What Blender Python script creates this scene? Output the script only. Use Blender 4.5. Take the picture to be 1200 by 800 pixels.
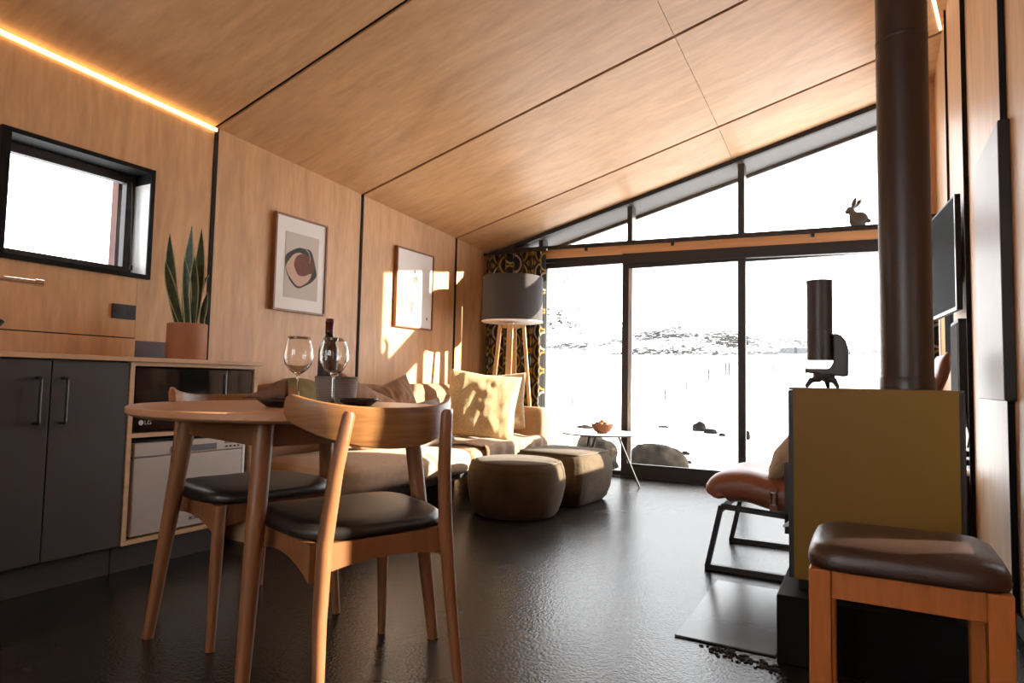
import bpy, bmesh, math, random
from math import sin, cos, pi, radians, sqrt
from mathutils import Vector, Matrix, Euler, noise

random.seed(7)
for o in list(bpy.data.objects):
    bpy.data.objects.remove(o)
scene = bpy.context.scene
COL = scene.collection

# ------------------------------------------------------------------ camera
cam_d = bpy.data.cameras.new('camera')
cam = bpy.data.objects.new('camera', cam_d)
COL.objects.link(cam)
cam_d.sensor_width = 36.0
cam_d.lens = 36.0 * 756.944 / 1200.0
cam_d.clip_start = 0.02
cam_d.clip_end = 3000
YAW, PITCH, ROLL = 0.501533, 0.0610532, 0.0204473
Fv = Vector((-sin(YAW), cos(YAW), 0)); Rv = Vector((cos(YAW), sin(YAW), 0)); Uv = Vector((0, 0, 1))
F2 = Fv * cos(PITCH) + Uv * sin(PITCH); U2 = Uv * cos(PITCH) - Fv * sin(PITCH)
R3 = Rv * cos(ROLL) + U2 * sin(ROLL); U3 = U2 * cos(ROLL) - Rv * sin(ROLL)
M = Matrix((R3, U3, -F2)).transposed().to_4x4()
M.translation = Vector((0, 0, 0.825))
cam.matrix_world = M
scene.camera = cam

# ------------------------------------------------------------------ world, sun, exposure
SKY = 6.5
SUN = 30.0
REAR_FILL = 3.0
scene.view_settings.view_transform = 'Standard'
scene.view_settings.look = 'None'
scene.view_settings.exposure = 0.0
scene.view_settings.gamma = 1.0
scene.view_settings.use_curve_mapping = False
world = bpy.data.worlds.new('winter_sky')
scene.world = world
world.use_nodes = True
bg = world.node_tree.nodes['Background']
bg.inputs[0].default_value = (0.97, 0.98, 1.0, 1)
bg.inputs[1].default_value = SKY
sun_d = bpy.data.lights.new('sun', 'SUN')
sun_d.energy = SUN
sun_d.angle = radians(0.6)
sun_d.color = (1.0, 0.89, 0.72)
sun = bpy.data.objects.new('sun', sun_d)
COL.objects.link(sun)
SUN_DIR = Vector((-0.905, -0.425, -0.31)).normalized()      # the way the light travels
sun.rotation_euler = SUN_DIR.to_track_quat('-Z', 'Y').to_euler()
# fill light added at the unseen rear opening to brighten the room
rear_d = bpy.data.lights.new('rear_fill', 'AREA')
rear_d.shape = 'RECTANGLE'; rear_d.size = 2.0; rear_d.size_y = 1.5
rear_d.energy = REAR_FILL; rear_d.color = (1.0, 0.85, 0.68)
rear = bpy.data.objects.new('rear_fill', rear_d)
COL.objects.link(rear)
rear.location = (-1.2, -2.55, 1.6)
rear.rotation_euler = (radians(90), 0, 0)
try:
    scene.cycles.use_denoising = True
    scene.cycles.max_bounces = 10
    scene.cycles.diffuse_bounces = 6
    scene.cycles.transparent_max_bounces = 16
    scene.cycles.sample_clamp_indirect = 8.0
    scene.cycles.caustics_reflective = False
    scene.cycles.caustics_refractive = False
except Exception:
    pass

# ------------------------------------------------------------------ materials
MATS = {}
def _nt(name):
    m = bpy.data.materials.new(name); m.use_nodes = True
    nt = m.node_tree
    return m, nt, nt.nodes['Principled BSDF']

def plain(name, col, rough=0.5, metal=0.0, var=0.0, vscale=6.0, bump=0.0, bscale=60.0, spec=0.5, emit=None, estr=0.0, coat=0.0, sheen=0.0):
    if name in MATS: return MATS[name]
    m, nt, p = _nt(name)
    p.inputs['Base Color'].default_value = (*col, 1)
    p.inputs['Roughness'].default_value = rough
    p.inputs['Metallic'].default_value = metal
    p.inputs['Specular IOR Level'].default_value = spec
    p.inputs['Coat Weight'].default_value = coat
    p.inputs['Sheen Weight'].default_value = sheen
    if emit:
        p.inputs['Emission Color'].default_value = (*emit, 1)
        p.inputs['Emission Strength'].default_value = estr
    if var or bump:
        tc = nt.nodes.new('ShaderNodeTexCoord')
    if var:
        n = nt.nodes.new('ShaderNodeTexNoise'); n.inputs['Scale'].default_value = vscale; n.inputs['Detail'].default_value = 5
        r = nt.nodes.new('ShaderNodeValToRGB')
        r.color_ramp.elements[0].position = 0.3; r.color_ramp.elements[1].position = 0.7
        r.color_ramp.elements[0].color = tuple(max(0, c * (1 - var)) for c in col) + (1,)
        r.color_ramp.elements[1].color = tuple(min(1, c * (1 + var)) for c in col) + (1,)
        nt.links.new(tc.outputs['Object'], n.inputs['Vector']); nt.links.new(n.outputs['Fac'], r.inputs['Fac'])
        nt.links.new(r.outputs['Color'], p.inputs['Base Color'])
    if bump:
        b = nt.nodes.new('ShaderNodeTexNoise'); b.inputs['Scale'].default_value = bscale; b.inputs['Detail'].default_value = 3
        bb = nt.nodes.new('ShaderNodeBump'); bb.inputs['Strength'].default_value = bump; bb.inputs['Distance'].default_value = 0.01
        nt.links.new(tc.outputs['Object'], b.inputs['Vector']); nt.links.new(b.outputs['Fac'], bb.inputs['Height'])
        nt.links.new(bb.outputs['Normal'], p.inputs['Normal'])
    MATS[name] = m
    return m

def wood(name, col, scale=(9, 9, 0.8), contrast=0.18, rough=0.45, fig=0.0, spec=0.4):
    """figured wood: noise stretched along the grain, plus a fine pore streak"""
    if name in MATS: return MATS[name]
    m, nt, p = _nt(name)
    N, L = nt.nodes, nt.links
    tc = N.new('ShaderNodeTexCoord'); mp = N.new('ShaderNodeMapping'); mp.inputs['Scale'].default_value = scale
    L.new(tc.outputs['Object'], mp.inputs['Vector'])
    n1 = N.new('ShaderNodeTexNoise'); n1.inputs['Scale'].default_value = 1.0; n1.inputs['Detail'].default_value = 6; n1.inputs['Distortion'].default_value = 2.2
    L.new(mp.outputs['Vector'], n1.inputs['Vector'])
    mp2 = N.new('ShaderNodeMapping'); mp2.inputs['Scale'].default_value = tuple(s * 9 for s in scale)
    L.new(tc.outputs['Object'], mp2.inputs['Vector'])
    n2 = N.new('ShaderNodeTexNoise'); n2.inputs['Scale'].default_value = 1.0; n2.inputs['Detail'].default_value = 3
    L.new(mp2.outputs['Vector'], n2.inputs['Vector'])
    mx = N.new('ShaderNodeMix'); mx.inputs[0].default_value = 0.35
    L.new(n1.outputs['Fac'], mx.inputs[2]); L.new(n2.outputs['Fac'], mx.inputs[3])
    r = N.new('ShaderNodeValToRGB')
    r.color_ramp.elements[0].position = 0.32; r.color_ramp.elements[1].position = 0.68
    r.color_ramp.elements[0].color = (col[0] * (1 - contrast), col[1] * (1 - contrast * 1.15), col[2] * (1 - contrast * 1.3), 1)
    r.color_ramp.elements[1].color = (min(1, col[0] * (1 + contrast * .7)), min(1, col[1] * (1 + contrast * .7)), min(1, col[2] * (1 + contrast * .7)), 1)
    L.new(mx.outputs[0], r.inputs['Fac']); L.new(r.outputs['Color'], p.inputs['Base Color'])
    p.inputs['Roughness'].default_value = rough
    p.inputs['Specular IOR Level'].default_value = spec
    b = N.new('ShaderNodeBump'); b.inputs['Strength'].default_value = 0.06; b.inputs['Distance'].default_value = 0.004
    L.new(n2.outputs['Fac'], b.inputs['Height']); L.new(b.outputs['Normal'], p.inputs['Normal'])
    MATS[name] = m
    return m

def pane_mat(name, tint=(0.97, 0.98, 0.98), refl=0.06):
    if name in MATS: return MATS[name]
    m = bpy.data.materials.new(name); m.use_nodes = True
    nt = m.node_tree; nt.nodes.clear(); N, L = nt.nodes, nt.links
    out = N.new('ShaderNodeOutputMaterial'); t = N.new('ShaderNodeBsdfTransparent'); t.inputs[0].default_value = (*tint, 1)
    g = N.new('ShaderNodeBsdfGlossy'); g.inputs['Roughness'].default_value = 0.02
    f0 = N.new('ShaderNodeLayerWeight'); f0.inputs['Blend'].default_value = 0.5
    pw = N.new('ShaderNodeMath'); pw.operation = 'POWER'; pw.inputs[1].default_value = 4.5; L.new(f0.outputs['Facing'], pw.inputs[0])
    lw = N.new('ShaderNodeMath'); lw.operation = 'MULTIPLY_ADD'; lw.inputs[1].default_value = 0.85; lw.inputs[2].default_value = refl * .6; L.new(pw.outputs[0], lw.inputs[0])
    mx = N.new('ShaderNodeMixShader')
    L.new(lw.outputs[0], mx.inputs[0]); L.new(t.outputs[0], mx.inputs[1]); L.new(g.outputs[0], mx.inputs[2]); L.new(mx.outputs[0], out.inputs[0])
    MATS[name] = m
    return m

PLY = (0.62, 0.362, 0.180)
ply_wall = wood('birch_plywood_upright', PLY, (5.5, 5.5, 0.9), 0.20, 0.42)
ply_ceil = wood('birch_plywood_ceiling', PLY, (0.9, 4.2, 0.9), 0.19, 0.42)
ply_edge = wood('plywood_edge', (0.60, 0.38, 0.22), (2, 2, 18), 0.15, 0.5)
gap_black = plain('shadow_gap_black', (0.008, 0.007, 0.007), 0.9)
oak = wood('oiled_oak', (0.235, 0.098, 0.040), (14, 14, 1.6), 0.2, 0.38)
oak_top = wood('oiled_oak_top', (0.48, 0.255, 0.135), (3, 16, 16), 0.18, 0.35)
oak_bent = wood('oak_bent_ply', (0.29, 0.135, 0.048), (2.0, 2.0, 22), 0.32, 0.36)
pine_orange = wood('orange_stained_wood', (0.52, 0.165, 0.036), (16, 16, 1.6), 0.18, 0.45)
beam_wood = wood('beam_wood', (0.72, 0.40, 0.19), (1.2, 14, 14), 0.15, 0.5)
black_leather = plain('black_leather', (0.018, 0.015, 0.014), 0.38, bump=0.12, bscale=240, spec=0.55)
brown_leather = plain('dark_brown_leather', (0.045, 0.023, 0.016), 0.36, bump=0.12, bscale=220, spec=0.55)
tan_leather = plain('cognac_leather', (0.27, 0.085, 0.038), 0.42, var=0.12, vscale=7, bump=0.15, bscale=120)
black_metal = plain('black_metal', (0.013, 0.010, 0.0095), 0.48, bump=0.02, bscale=200)
frame_metal = plain('dark_window_metal', (0.018, 0.013, 0.0125), 0.5, bump=0.02, bscale=200)
alu = plain('aluminium', (0.55, 0.56, 0.58), 0.35, 0.9, bump=0.02)
chrome = plain('chrome', (0.7, 0.7, 0.7), 0.08, 1.0, bump=0.005)
steel = plain('brushed_steel', (0.62, 0.6, 0.58), 0.3, 1.0, bump=0.03, bscale=300)
cab_grey = plain('charcoal_laminate', (0.046, 0.035, 0.034), 0.5, var=0.05, vscale=3)
plinth_grey = plain('plinth_laminate', (0.037, 0.030, 0.029), 0.5, var=0.05)
flue_brown = plain('flue_enamel', (0.040, 0.024, 0.020), 0.36, var=0.08, vscale=2, bump=0.02)
mustard = plain('mustard_enamel', (0.195, 0.104, 0.018), 0.5, var=0.04, vscale=3, spec=0.2)
black_glass = plain('black_glass', (0.006, 0.006, 0.007), 0.06, spec=0.6, bump=0.004)
pane = pane_mat('window_glass')
white_paint = plain('white_enamel', (0.76, 0.75, 0.73), 0.35, var=0.03)
silver_front = plain('silver_appliance_front', (0.46, 0.40, 0.35), 0.38, 0.25, var=0.03)
paper = plain('white_paper', (0.82, 0.80, 0.78), 0.7, var=0.02)
linen = plain('linen_cloth', (0.62, 0.47, 0.25), 0.9, var=0.16, vscale=60, bump=0.5, bscale=420, sheen=0.2)
linen2 = plain('tan_cloth', (0.40, 0.29, 0.17), 0.9, var=0.15, vscale=50, bump=0.5, bscale=380, sheen=0.2)
brown_cloth = plain('brown_velvet', (0.26, 0.125, 0.055), 0.8, var=0.15, vscale=12, bump=0.3, bscale=160, sheen=0.3)
olive_cloth = plain('olive_cloth', (0.22, 0.165, 0.065), 0.9, var=0.2, vscale=20, bump=0.4, bscale=260)
sofa_fab = plain('sofa_fabric', (0.46, 0.31, 0.19), 0.85, var=0.08, vscale=30, bump=0.35, bscale=420, sheen=0.2)
sofa_side = plain('sofa_arm_fabric', (0.33, 0.2, 0.115), 0.85, var=0.08, vscale=30, bump=0.35, bscale=420)
pouf_vel = plain('taupe_velvet', (0.105, 0.076, 0.048), 0.85, spec=0.1, var=0.22, vscale=9, bump=0.25, bscale=60, sheen=0.08)
shade_cloth = plain('grey_shade_cloth', (0.050, 0.043, 0.043), 0.85, var=0.06, vscale=80, bump=0.2, bscale=500)
terracotta = plain('terracotta', (0.34, 0.135, 0.06), 0.65, var=0.08, vscale=9, bump=0.05)
grey_ceramic = plain('grey_stoneware', (0.27, 0.23, 0.205), 0.6, var=0.08, vscale=30)
plate_black = plain('black_stoneware', (0.02, 0.018, 0.02), 0.25, bump=0.02)
bottle_glass = plain('dark_bottle_glass', (0.008, 0.010, 0.006), 0.07, spec=0.7, bump=0.004)
foil_red = plain('wine_red_foil', (0.10, 0.018, 0.018), 0.35, 0.3, bump=0.03)
led_mat = plain('warm_led_light', (1, 0.8, 0.5), 0.5, emit=(1.0, 0.58, 0.20), estr=5.0)
led_soft = plain('warm_led_soft', (1, 0.85, 0.6), 0.5, emit=(1.0, 0.78, 0.5), estr=2.0)

def glass_mat():
    m, nt, p = _nt('clear_glass')
    p.inputs['Base Color'].default_value = (0.98, 0.97, 0.95, 1)
    p.inputs['Roughness'].default_value = 0.0
    p.inputs['IOR'].default_value = 1.45
    p.inputs['Transmission Weight'].default_value = 1.0
    return m
clear_glass = glass_mat()

def floor_mat():
    m, nt, p = _nt('black_resin_floor')
    N, L = nt.nodes, nt.links
    tc0 = N.new('ShaderNodeTexCoord'); tc = N.new('ShaderNodeMapping'); tc.inputs['Location'].default_value = (.13, .29, .371)
    L.new(tc0.outputs['Object'], tc.inputs['Vector'])
    n = N.new('ShaderNodeTexNoise'); n.inputs['Scale'].default_value = 1.3; n.inputs['Detail'].default_value = 6
    L.new(tc.outputs['Vector'], n.inputs['Vector'])
    r = N.new('ShaderNodeValToRGB')
    r.color_ramp.elements[0].position = 0.35; r.color_ramp.elements[1].position = 0.7
    r.color_ramp.elements[0].color = (0.014, 0.012, 0.012, 1); r.color_ramp.elements[1].color = (0.030, 0.027, 0.026, 1)
    L.new(n.outputs['Fac'], r.inputs['Fac']); L.new(r.outputs['Color'], p.inputs['Base Color'])
    rr = N.new('ShaderNodeMapRange'); rr.inputs[3].default_value = 0.20; rr.inputs[4].default_value = 0.32
    L.new(n.outputs['Fac'], rr.inputs[0]); L.new(rr.outputs[0], p.inputs['Roughness'])
    b = N.new('ShaderNodeTexNoise'); b.inputs['Scale'].default_value = 120; b.inputs['Detail'].default_value = 0
    L.new(tc.outputs['Vector'], b.inputs['Vector'])
    bb = N.new('ShaderNodeBump'); bb.inputs['Strength'].default_value = 0.30; bb.inputs['Distance'].default_value = 0.003
    L.new(b.outputs['Fac'], bb.inputs['Height']); L.new(bb.outputs['Normal'], p.inputs['Normal'])
    p.inputs['Specular IOR Level'].default_value = 0.0
    # thin satin sealer over the pigmented resin
    gl = N.new('ShaderNodeBsdfGlossy'); gl.inputs['Color'].default_value = (1, 1, 1, 1)
    L.new(rr.outputs[0], gl.inputs['Roughness']); L.new(bb.outputs['Normal'], gl.inputs['Normal'])
    lw = N.new('ShaderNodeLayerWeight'); lw.inputs['Blend'].default_value = 0.5
    pw = N.new('ShaderNodeMath'); pw.operation = 'POWER'; pw.inputs[1].default_value = 3.0; L.new(lw.outputs['Facing'], pw.inputs[0])
    fa_ = N.new('ShaderNodeMath'); fa_.operation = 'MULTIPLY_ADD'; fa_.inputs[1].default_value = 0.12; fa_.inputs[2].default_value = 0.095; L.new(pw.outputs[0], fa_.inputs[0])
    mx = N.new('ShaderNodeMixShader'); L.new(fa_.outputs[0], mx.inputs[0]); L.new(p.outputs[0], mx.inputs[1]); L.new(gl.outputs[0], mx.inputs[2])
    L.new(mx.outputs[0], N['Material Output'].inputs['Surface'])
    return m

def curtain_mat():
    """black cloth printed with chains of mustard, cream and grey ovals"""
    m, nt, p = _nt('oval_print_curtain')
    N, L = nt.nodes, nt.links
    tc = N.new('ShaderNodeTexCoord'); uv = N.new('ShaderNodeSeparateXYZ')
    L.new(tc.outputs['UV'], uv.inputs[0])
    def math_(op, a, b=None, c=None):
        n = N.new('ShaderNodeMath'); n.operation = op
        for i, v in enumerate((a, b, c)):
            if v is None: continue
            if isinstance(v, (int, float)): n.inputs[i].default_value = v
            else: L.new(v, n.inputs[i])
        return n.outputs[0]
    col = math_('FLOOR', uv.outputs[0])
    fx = math_('SUBTRACT', math_('FRACT', uv.outputs[0]), 0.5)
    vy = math_('ADD', uv.outputs[1], math_('MULTIPLY', math_('MODULO', col, 2.0), 0.5))
    fy = math_('SUBTRACT', math_('FRACT', vy), 0.5)
    d = math_('SQRT', math_('ADD', math_('POWER', math_('MULTIPLY', fx, 1.0), 2.0), math_('POWER', math_('MULTIPLY', fy, 0.92), 2.0)))
    disc = math_('LESS_THAN', d, 0.36)                         # black disc
    ring = math_('LESS_THAN', math_('ABSOLUTE', math_('SUBTRACT', d, 0.40)), 0.048)
    dia = math_('GREATER_THAN', math_('ADD', math_('ABSOLUTE', fx), math_('ABSOLUTE', fy)), 0.82)
    alt = math_('GREATER_THAN', math_('MODULO', math_('ADD', math_('FLOOR', vy), col), 3.0), 1.5)
    mix1 = N.new('ShaderNodeMix'); mix1.data_type = 'RGBA'
    mix1.inputs[6].default_value = (0.30, 0.18, 0.03, 1); mix1.inputs[7].default_value = (0.33, 0.29, 0.23, 1)
    L.new(alt, mix1.inputs[0])
    mix2 = N.new('ShaderNodeMix'); mix2.data_type = 'RGBA'
    mix2.inputs[6].default_value = (0.012, 0.011, 0.012, 1)
    L.new(ring, mix2.inputs[0]); L.new(mix1.outputs[2], mix2.inputs[7])
    mix3 = N.new('ShaderNodeMix'); mix3.data_type = 'RGBA'
    L.new(math_('MULTIPLY', dia, 1.0), mix3.inputs[0]); L.new(mix2.outputs[2], mix3.inputs[6]); mix3.inputs[7].default_value = (0.24, 0.14, 0.028, 1)
    L.new(mix3.outputs[2], p.inputs['Base Color'])
    p.inputs['Roughness'].default_value = 0.85
    return m

# ------------------------------------------------------------------ mesh builder
class MB:
    def __init__(self):
        self.v = []; self.f = []; self.mi = []; self.uv = None
    def add(self, vs, fs, mi=0):
        b = len(self.v)
        self.v += [Vector(x) for x in vs]
        for f in fs:
            self.f.append([b + i for i in f]); self.mi.append(mi)
        return self
    def box(self, a, b, mi=0):
        (x0, y0, z0), (x1, y1, z1) = a, b
        vs = [(x0, y0, z0), (x1, y0, z0), (x1, y1, z0), (x0, y1, z0), (x0, y0, z1), (x1, y0, z1), (x1, y1, z1), (x0, y1, z1)]
        return self.hexa(vs, mi)
    def hexa(self, vs, mi=0):
        return self.add(vs, [(0, 3, 2, 1), (4, 5, 6, 7), (0, 1, 5, 4), (1, 2, 6, 5), (2, 3, 7, 6), (3, 0, 4, 7)], mi)
    def bar(self, p, q, w, h, up=(0, 0, 1), mi=0, w2=None, h2=None):
        p, q = Vector(p), Vector(q); d = (q - p).normalized(); u = Vector(up)
        s = d.cross(u)
        if s.length < 1e-5: s = d.cross(Vector((1, 0, 0)))
        s.normalize(); u = s.cross(d).normalized()
        w2 = w if w2 is None else w2; h2 = h if h2 is None else h2
        vs = [p - s * w / 2 - u * h / 2, p + s * w / 2 - u * h / 2, p + s * w / 2 + u * h / 2, p - s * w / 2 + u * h / 2,
              q - s * w2 / 2 - u * h2 / 2, q + s * w2 / 2 - u * h2 / 2, q + s * w2 / 2 + u * h2 / 2, q - s * w2 / 2 + u * h2 / 2]
        return self.add(vs, [(0, 1, 2, 3), (7, 6, 5, 4), (1, 0, 4, 5), (2, 1, 5, 6), (3, 2, 6, 7), (0, 3, 7, 4)], mi)
    def tube(self, pts, rads, n=14, mi=0, caps=True, flat=1.0):
        pts = [Vector(p) for p in pts]
        if not hasattr(rads, '__len__'): rads = [rads] * len(pts)
        t0 = (pts[1] - pts[0]).normalized()
        ref = Vector((0, 0, 1)) if abs(t0.z) < 0.9 else Vector((1, 0, 0))
        a = t0.cross(ref).normalized()
        vs = []
        for i, p in enumerate(pts):
            t = (pts[min(i + 1, len(pts) - 1)] - pts[max(i - 1, 0)]).normalized()
            a = (a - t * a.dot(t)).normalized(); b = t.cross(a)
            for k in range(n):
                an = 2 * pi * k / n
                vs.append(p + (a * cos(an) + b * sin(an) * flat) * rads[i])
        fs = [(i * n + k, i * n + (k + 1) % n, (i + 1) * n + (k + 1) % n, (i + 1) * n + k) for i in range(len(pts) - 1) for k in range(n)]
        if caps:
            fs.append(tuple(reversed(range(n)))); fs.append(tuple(range((len(pts) - 1) * n, len(pts) * n)))
        return self.add(vs, fs, mi)
    def lathe(self, prof, c=(0, 0, 0), n=40, mi=0, sx=1.0, sy=1.0):
        c = Vector(c); vs = []; rows = []
        for r, z in prof:
            if r < 1e-6:
                rows.append([len(vs)]); vs.append(c + Vector((0, 0, z)))
            else:
                rows.append(list(range(len(vs), len(vs) + n)))
                vs += [c + Vector((r * sx * cos(2 * pi * k / n), r * sy * sin(2 * pi * k / n), z)) for k in range(n)]
        fs = []
        for A, B in zip(rows, rows[1:]):
            for k in range(n):
                a = A[k % len(A)]; a2 = A[(k + 1) % len(A)]; b = B[k % len(B)]; b2 = B[(k + 1) % len(B)]
                f = []
                for i in (a, a2, b2, b):
                    if i not in f: f.append(i)
                if len(f) > 2: fs.append(tuple(f))
        return self.add(vs, fs, mi)
    def prism(self, poly, thick, origin, ax, ay, mi=0):
        """outline poly (2-D) in the plane (ax, ay) at origin, extruded along ax x ay"""
        ax, ay, o = Vector(ax), Vector(ay), Vector(origin); n = ax.cross(ay).normalized()
        k = len(poly)
        vs = [o + ax * x + ay * y for x, y in poly] + [o + ax * x + ay * y + n * thick for x, y in poly]
        fs = [tuple(reversed(range(k))), tuple(range(k, 2 * k))] + [(i, (i + 1) % k, k + (i + 1) % k, k + i) for i in range(k)]
        return self.add(vs, fs, mi)
    def grid(self, fn, nu, nv, mi=0, close_u=False):
        b = [(fn(i / nu, j / nv)) for j in range(nv + 1) for i in range(nu + 1)]
        w = nu + 1
        return self.add(b, [(j * w + i, j * w + i + 1, (j + 1) * w + i + 1, (j + 1) * w + i) for j in range(nv) for i in range(nu)], mi)
    def xform(self, m):
        self.v = [m @ x for x in self.v]; return self

def obj(name, mb, mats, parent=None, smooth=False, bevel=0.0, bseg=2, subsurf=0, local=False, solid=0.0, angle=40, recalc=True):
    me = bpy.data.meshes.new(name)
    me.from_pydata([tuple(x) for x in mb.v], [], mb.f)
    if not isinstance(mats, (list, tuple)): mats = [mats]
    for m in mats: me.materials.append(m)
    if len(mats) > 1: me.polygons.foreach_set('material_index', mb.mi)
    if recalc:
        bm = bmesh.new(); bm.from_mesh(me)
        bmesh.ops.recalc_face_normals(bm, faces=bm.faces)
        bm.to_mesh(me); bm.free()
    o = bpy.data.objects.new(name, me); COL.objects.link(o)
    if smooth:
        me.polygons.foreach_set('use_smooth', [True] * len(me.polygons))
        try: me.set_sharp_from_angle(angle=radians(angle))
        except Exception: pass
    if parent is not None:
        o.parent = parent
        if not local:
            o.matrix_parent_inverse = parent_matrix(parent).inverted()
    if solid:
        s = o.modifiers.new('thickness', 'SOLIDIFY'); s.thickness = solid; s.offset = 0
    if bevel:
        b = o.modifiers.new('edge', 'BEVEL'); b.width = bevel; b.segments = bseg; b.limit_method = 'ANGLE'; b.angle_limit = radians(35)
        b.harden_normals = False
    if subsurf:
        s = o.modifiers.new('round', 'SUBSURF'); s.levels = subsurf; s.render_levels = subsurf
    me.update()
    return o

def parent_matrix(p):
    m = Matrix.Translation(p.location) @ p.rotation_euler.to_matrix().to_4x4()
    if p.parent is not None:
        m = parent_matrix(p.parent) @ p.matrix_parent_inverse @ m
    return m

def tag(o, label, cat, group=None, kind=None):
    o['label'] = label; o['category'] = cat
    if group: o['group'] = group
    if kind: o['kind'] = kind
    return o

def thing(name, label, cat, loc=(0, 0, 0), rotz=0.0, group=None):
    o = bpy.data.objects.new(name, None); COL.objects.link(o)
    o.empty_display_size = 0.1
    o.location = loc; o.rotation_euler = (0, 0, rotz)
    return tag(o, label, cat, group)

def struct(name, mb, mats, parent=None, **k):
    o = obj(name, mb, mats, parent, **k)
    if parent is None: o['kind'] = 'structure'
    return o

def kids(o):
    return [c for c in bpy.data.objects if c.parent == o]

def dup(root, loc, rotz, label, group=None):
    r = root.copy(); COL.objects.link(r); r.location = loc; r.rotation_euler = (0, 0, rotz); r['label'] = label
    if group: r['group'] = group
    for ch in kids(root):
        c = ch.copy(); COL.objects.link(c); c.parent = r
        for g in kids(ch):
            d = g.copy(); COL.objects.link(d); d.parent = c
    return r

# ------------------------------------------------------------------ setting: room shell
XL, XR = -3.3, 0.46
YB, YF = 5.50, -2.60                        # glazed gable, wall behind the camera
FLOOR = floor_mat()
struct('floor', MB().box((XL - .1, YF - .1, -0.12), (XR + .35, YB + 0.10, 0.0)), FLOOR)

# ceiling: sloping plywood sheets with black joints; (Y, z at left wall, slope)
CE = [(-2.6, 2.52, 0.2855), (-1.36, 2.455, 0.2855), (-0.11, 2.392, 0.284), (1.14, 2.326, 0.283), (2.39, 2.262, 0.282), (3.64, 2.197, 0.278), (4.91, 2.128, 0.273), (5.50, 2.088, 0.262)]
def ceil_z(x, y):
    for (y0, z0, s0), (y1, z1, s1) in zip(CE, CE[1:]):
        if y <= y1 or y1 == CE[-1][0]:
            t = (y - y0) / (y1 - y0)
            return z0 + (z1 - z0) * t + (s0 + (s1 - s0) * t) * (x - XL)
mb = MB()
XS = [XL - 0.05, -0.955, XR + 0.35]
g = 0.013
for (y0, _, _), (y1, _, _) in zip(CE, CE[1:]):
    for i, (xa, xb) in enumerate(zip(XS, XS[1:])):
        ga, gb = (0, 0.0015) if i == 0 else (0.0015, 0)
        P = [(xa + ga, y0 + g), (xb - gb, y0 + g), (xb - gb, y1 - g), (xa + ga, y1 - g)]
        mb.hexa([(x, y, ceil_z(x, y)) for x, y in P] + [(x, y, ceil_z(x, y) + 0.015) for x, y in P], 0)
for (y0, _, _), (y1, _, _) in zip(CE, CE[1:]):
    ya = y0 - (.1 if y0 == CE[0][0] else 0); yb = y1 + (.12 if y1 == CE[-1][0] else 0)
    P = [(XL - .3, ya), (XR + .45, ya), (XR + .45, yb), (XL - .3, yb)]
    mb.hexa([(x, y, ceil_z(x, min(max(y, -2.6), 5.5)) + 0.0165) for x, y in P] + [(x, y, ceil_z(x, min(max(y, -2.6), 5.5)) + 0.16) for x, y in P], 1)
struct('ceiling', mb, [ply_ceil, gap_black])

# left wall: plywood sheets around the kitchen window, joints at the ceiling joints
WY0, WY1, WZ0, WZ1 = 1.335, 2.03, 1.315, 1.895
mb = MB()
def wall_sheet(mb, x, y0, y1, z0, z1=None, th=-0.02, mi=0):
    za = z1 if z1 else ceil_z(x, y0) + .01; zb = z1 if z1 else ceil_z(x, y1) + .01
    mb.hexa([(x + th, y0, z0), (x, y0, z0), (x, y1, z0), (x + th, y1, z0), (x + th, y0, za), (x, y0, za), (x, y1, zb), (x + th, y1, zb)], mi)
for y0, y1 in ((-2.6, -1.368), (-1.352, -0.118), (-0.102, 1.132), (2.398, 3.632), (3.648, 4.902), (4.918, 5.55)):
    wall_sheet(mb, XL, y0, y1, 0.0)
wall_sheet(mb, XL, 1.146, WY0, 0.0)
wall_sheet(mb, XL, WY1, 2.382, 0.0)
wall_sheet(mb, XL, WY0, WY1, WZ1)
wall_sheet(mb, XL, WY0, 1.9745, 0.0, WZ0); wall_sheet(mb, XL, 1.9765, WY1, 0.0, WZ0)
# black backing with the window left open
for y0, y1, z0, z1 in ((-2.7, WY0, 0, 2.5), (WY1, 5.6, 0, 2.4), (WY0, WY1, 0, WZ0), (WY0, WY1, WZ1, 2.45)):
    mb.box((XL - .20, y0, z0), (XL - .0201, y1, z1), 1)
for y in (2.39, 3.64, 4.91):
    mb.box((XL, y - .013, 0.0), (XL + .005, y + .013, ceil_z(XL, y) - .001), 1)
struct('wall_left', mb, [ply_wall, gap_black])

# right wall: sheets with two window openings (one beyond the frame, one added behind the screen for sun)
S2 = (4.585, 5.30, 0.95, 1.75); S3 = (1.855, 2.025, 0.56, 1.47)  # sofa opening added for its sun patch; chair slit narrowed to its beam
mb = MB()
def rsheet(y0, y1, z0=0.0, z1=None):
    za = z1 if z1 else ceil_z(XR, y0) + .01; zb = z1 if z1 else ceil_z(XR, y1) + .01
    mb.hexa([(XR, y0, z0), (XR + .02, y0, z0), (XR + .02, y1, z0), (XR, y1, z0), (XR, y0, za), (XR + .02, y0, za), (XR + .02, y1, zb), (XR, y1, zb)], 0)
for y0, y1 in ((-2.6, -0.11), (-0.10, 0.95), (0.96, S3[0]), (S3[1], 2.855), (2.875, 3.855), (3.875, S2[0]), (S2[1], 5.55)):
    rsheet(y0, y1)
rsheet(S2[0], S2[1], 0, S2[2]); rsheet(S2[0], S2[1], S2[3]); rsheet(S3[0], S3[1], 0, S3[2]); rsheet(S3[0], S3[1], S3[3])
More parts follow.
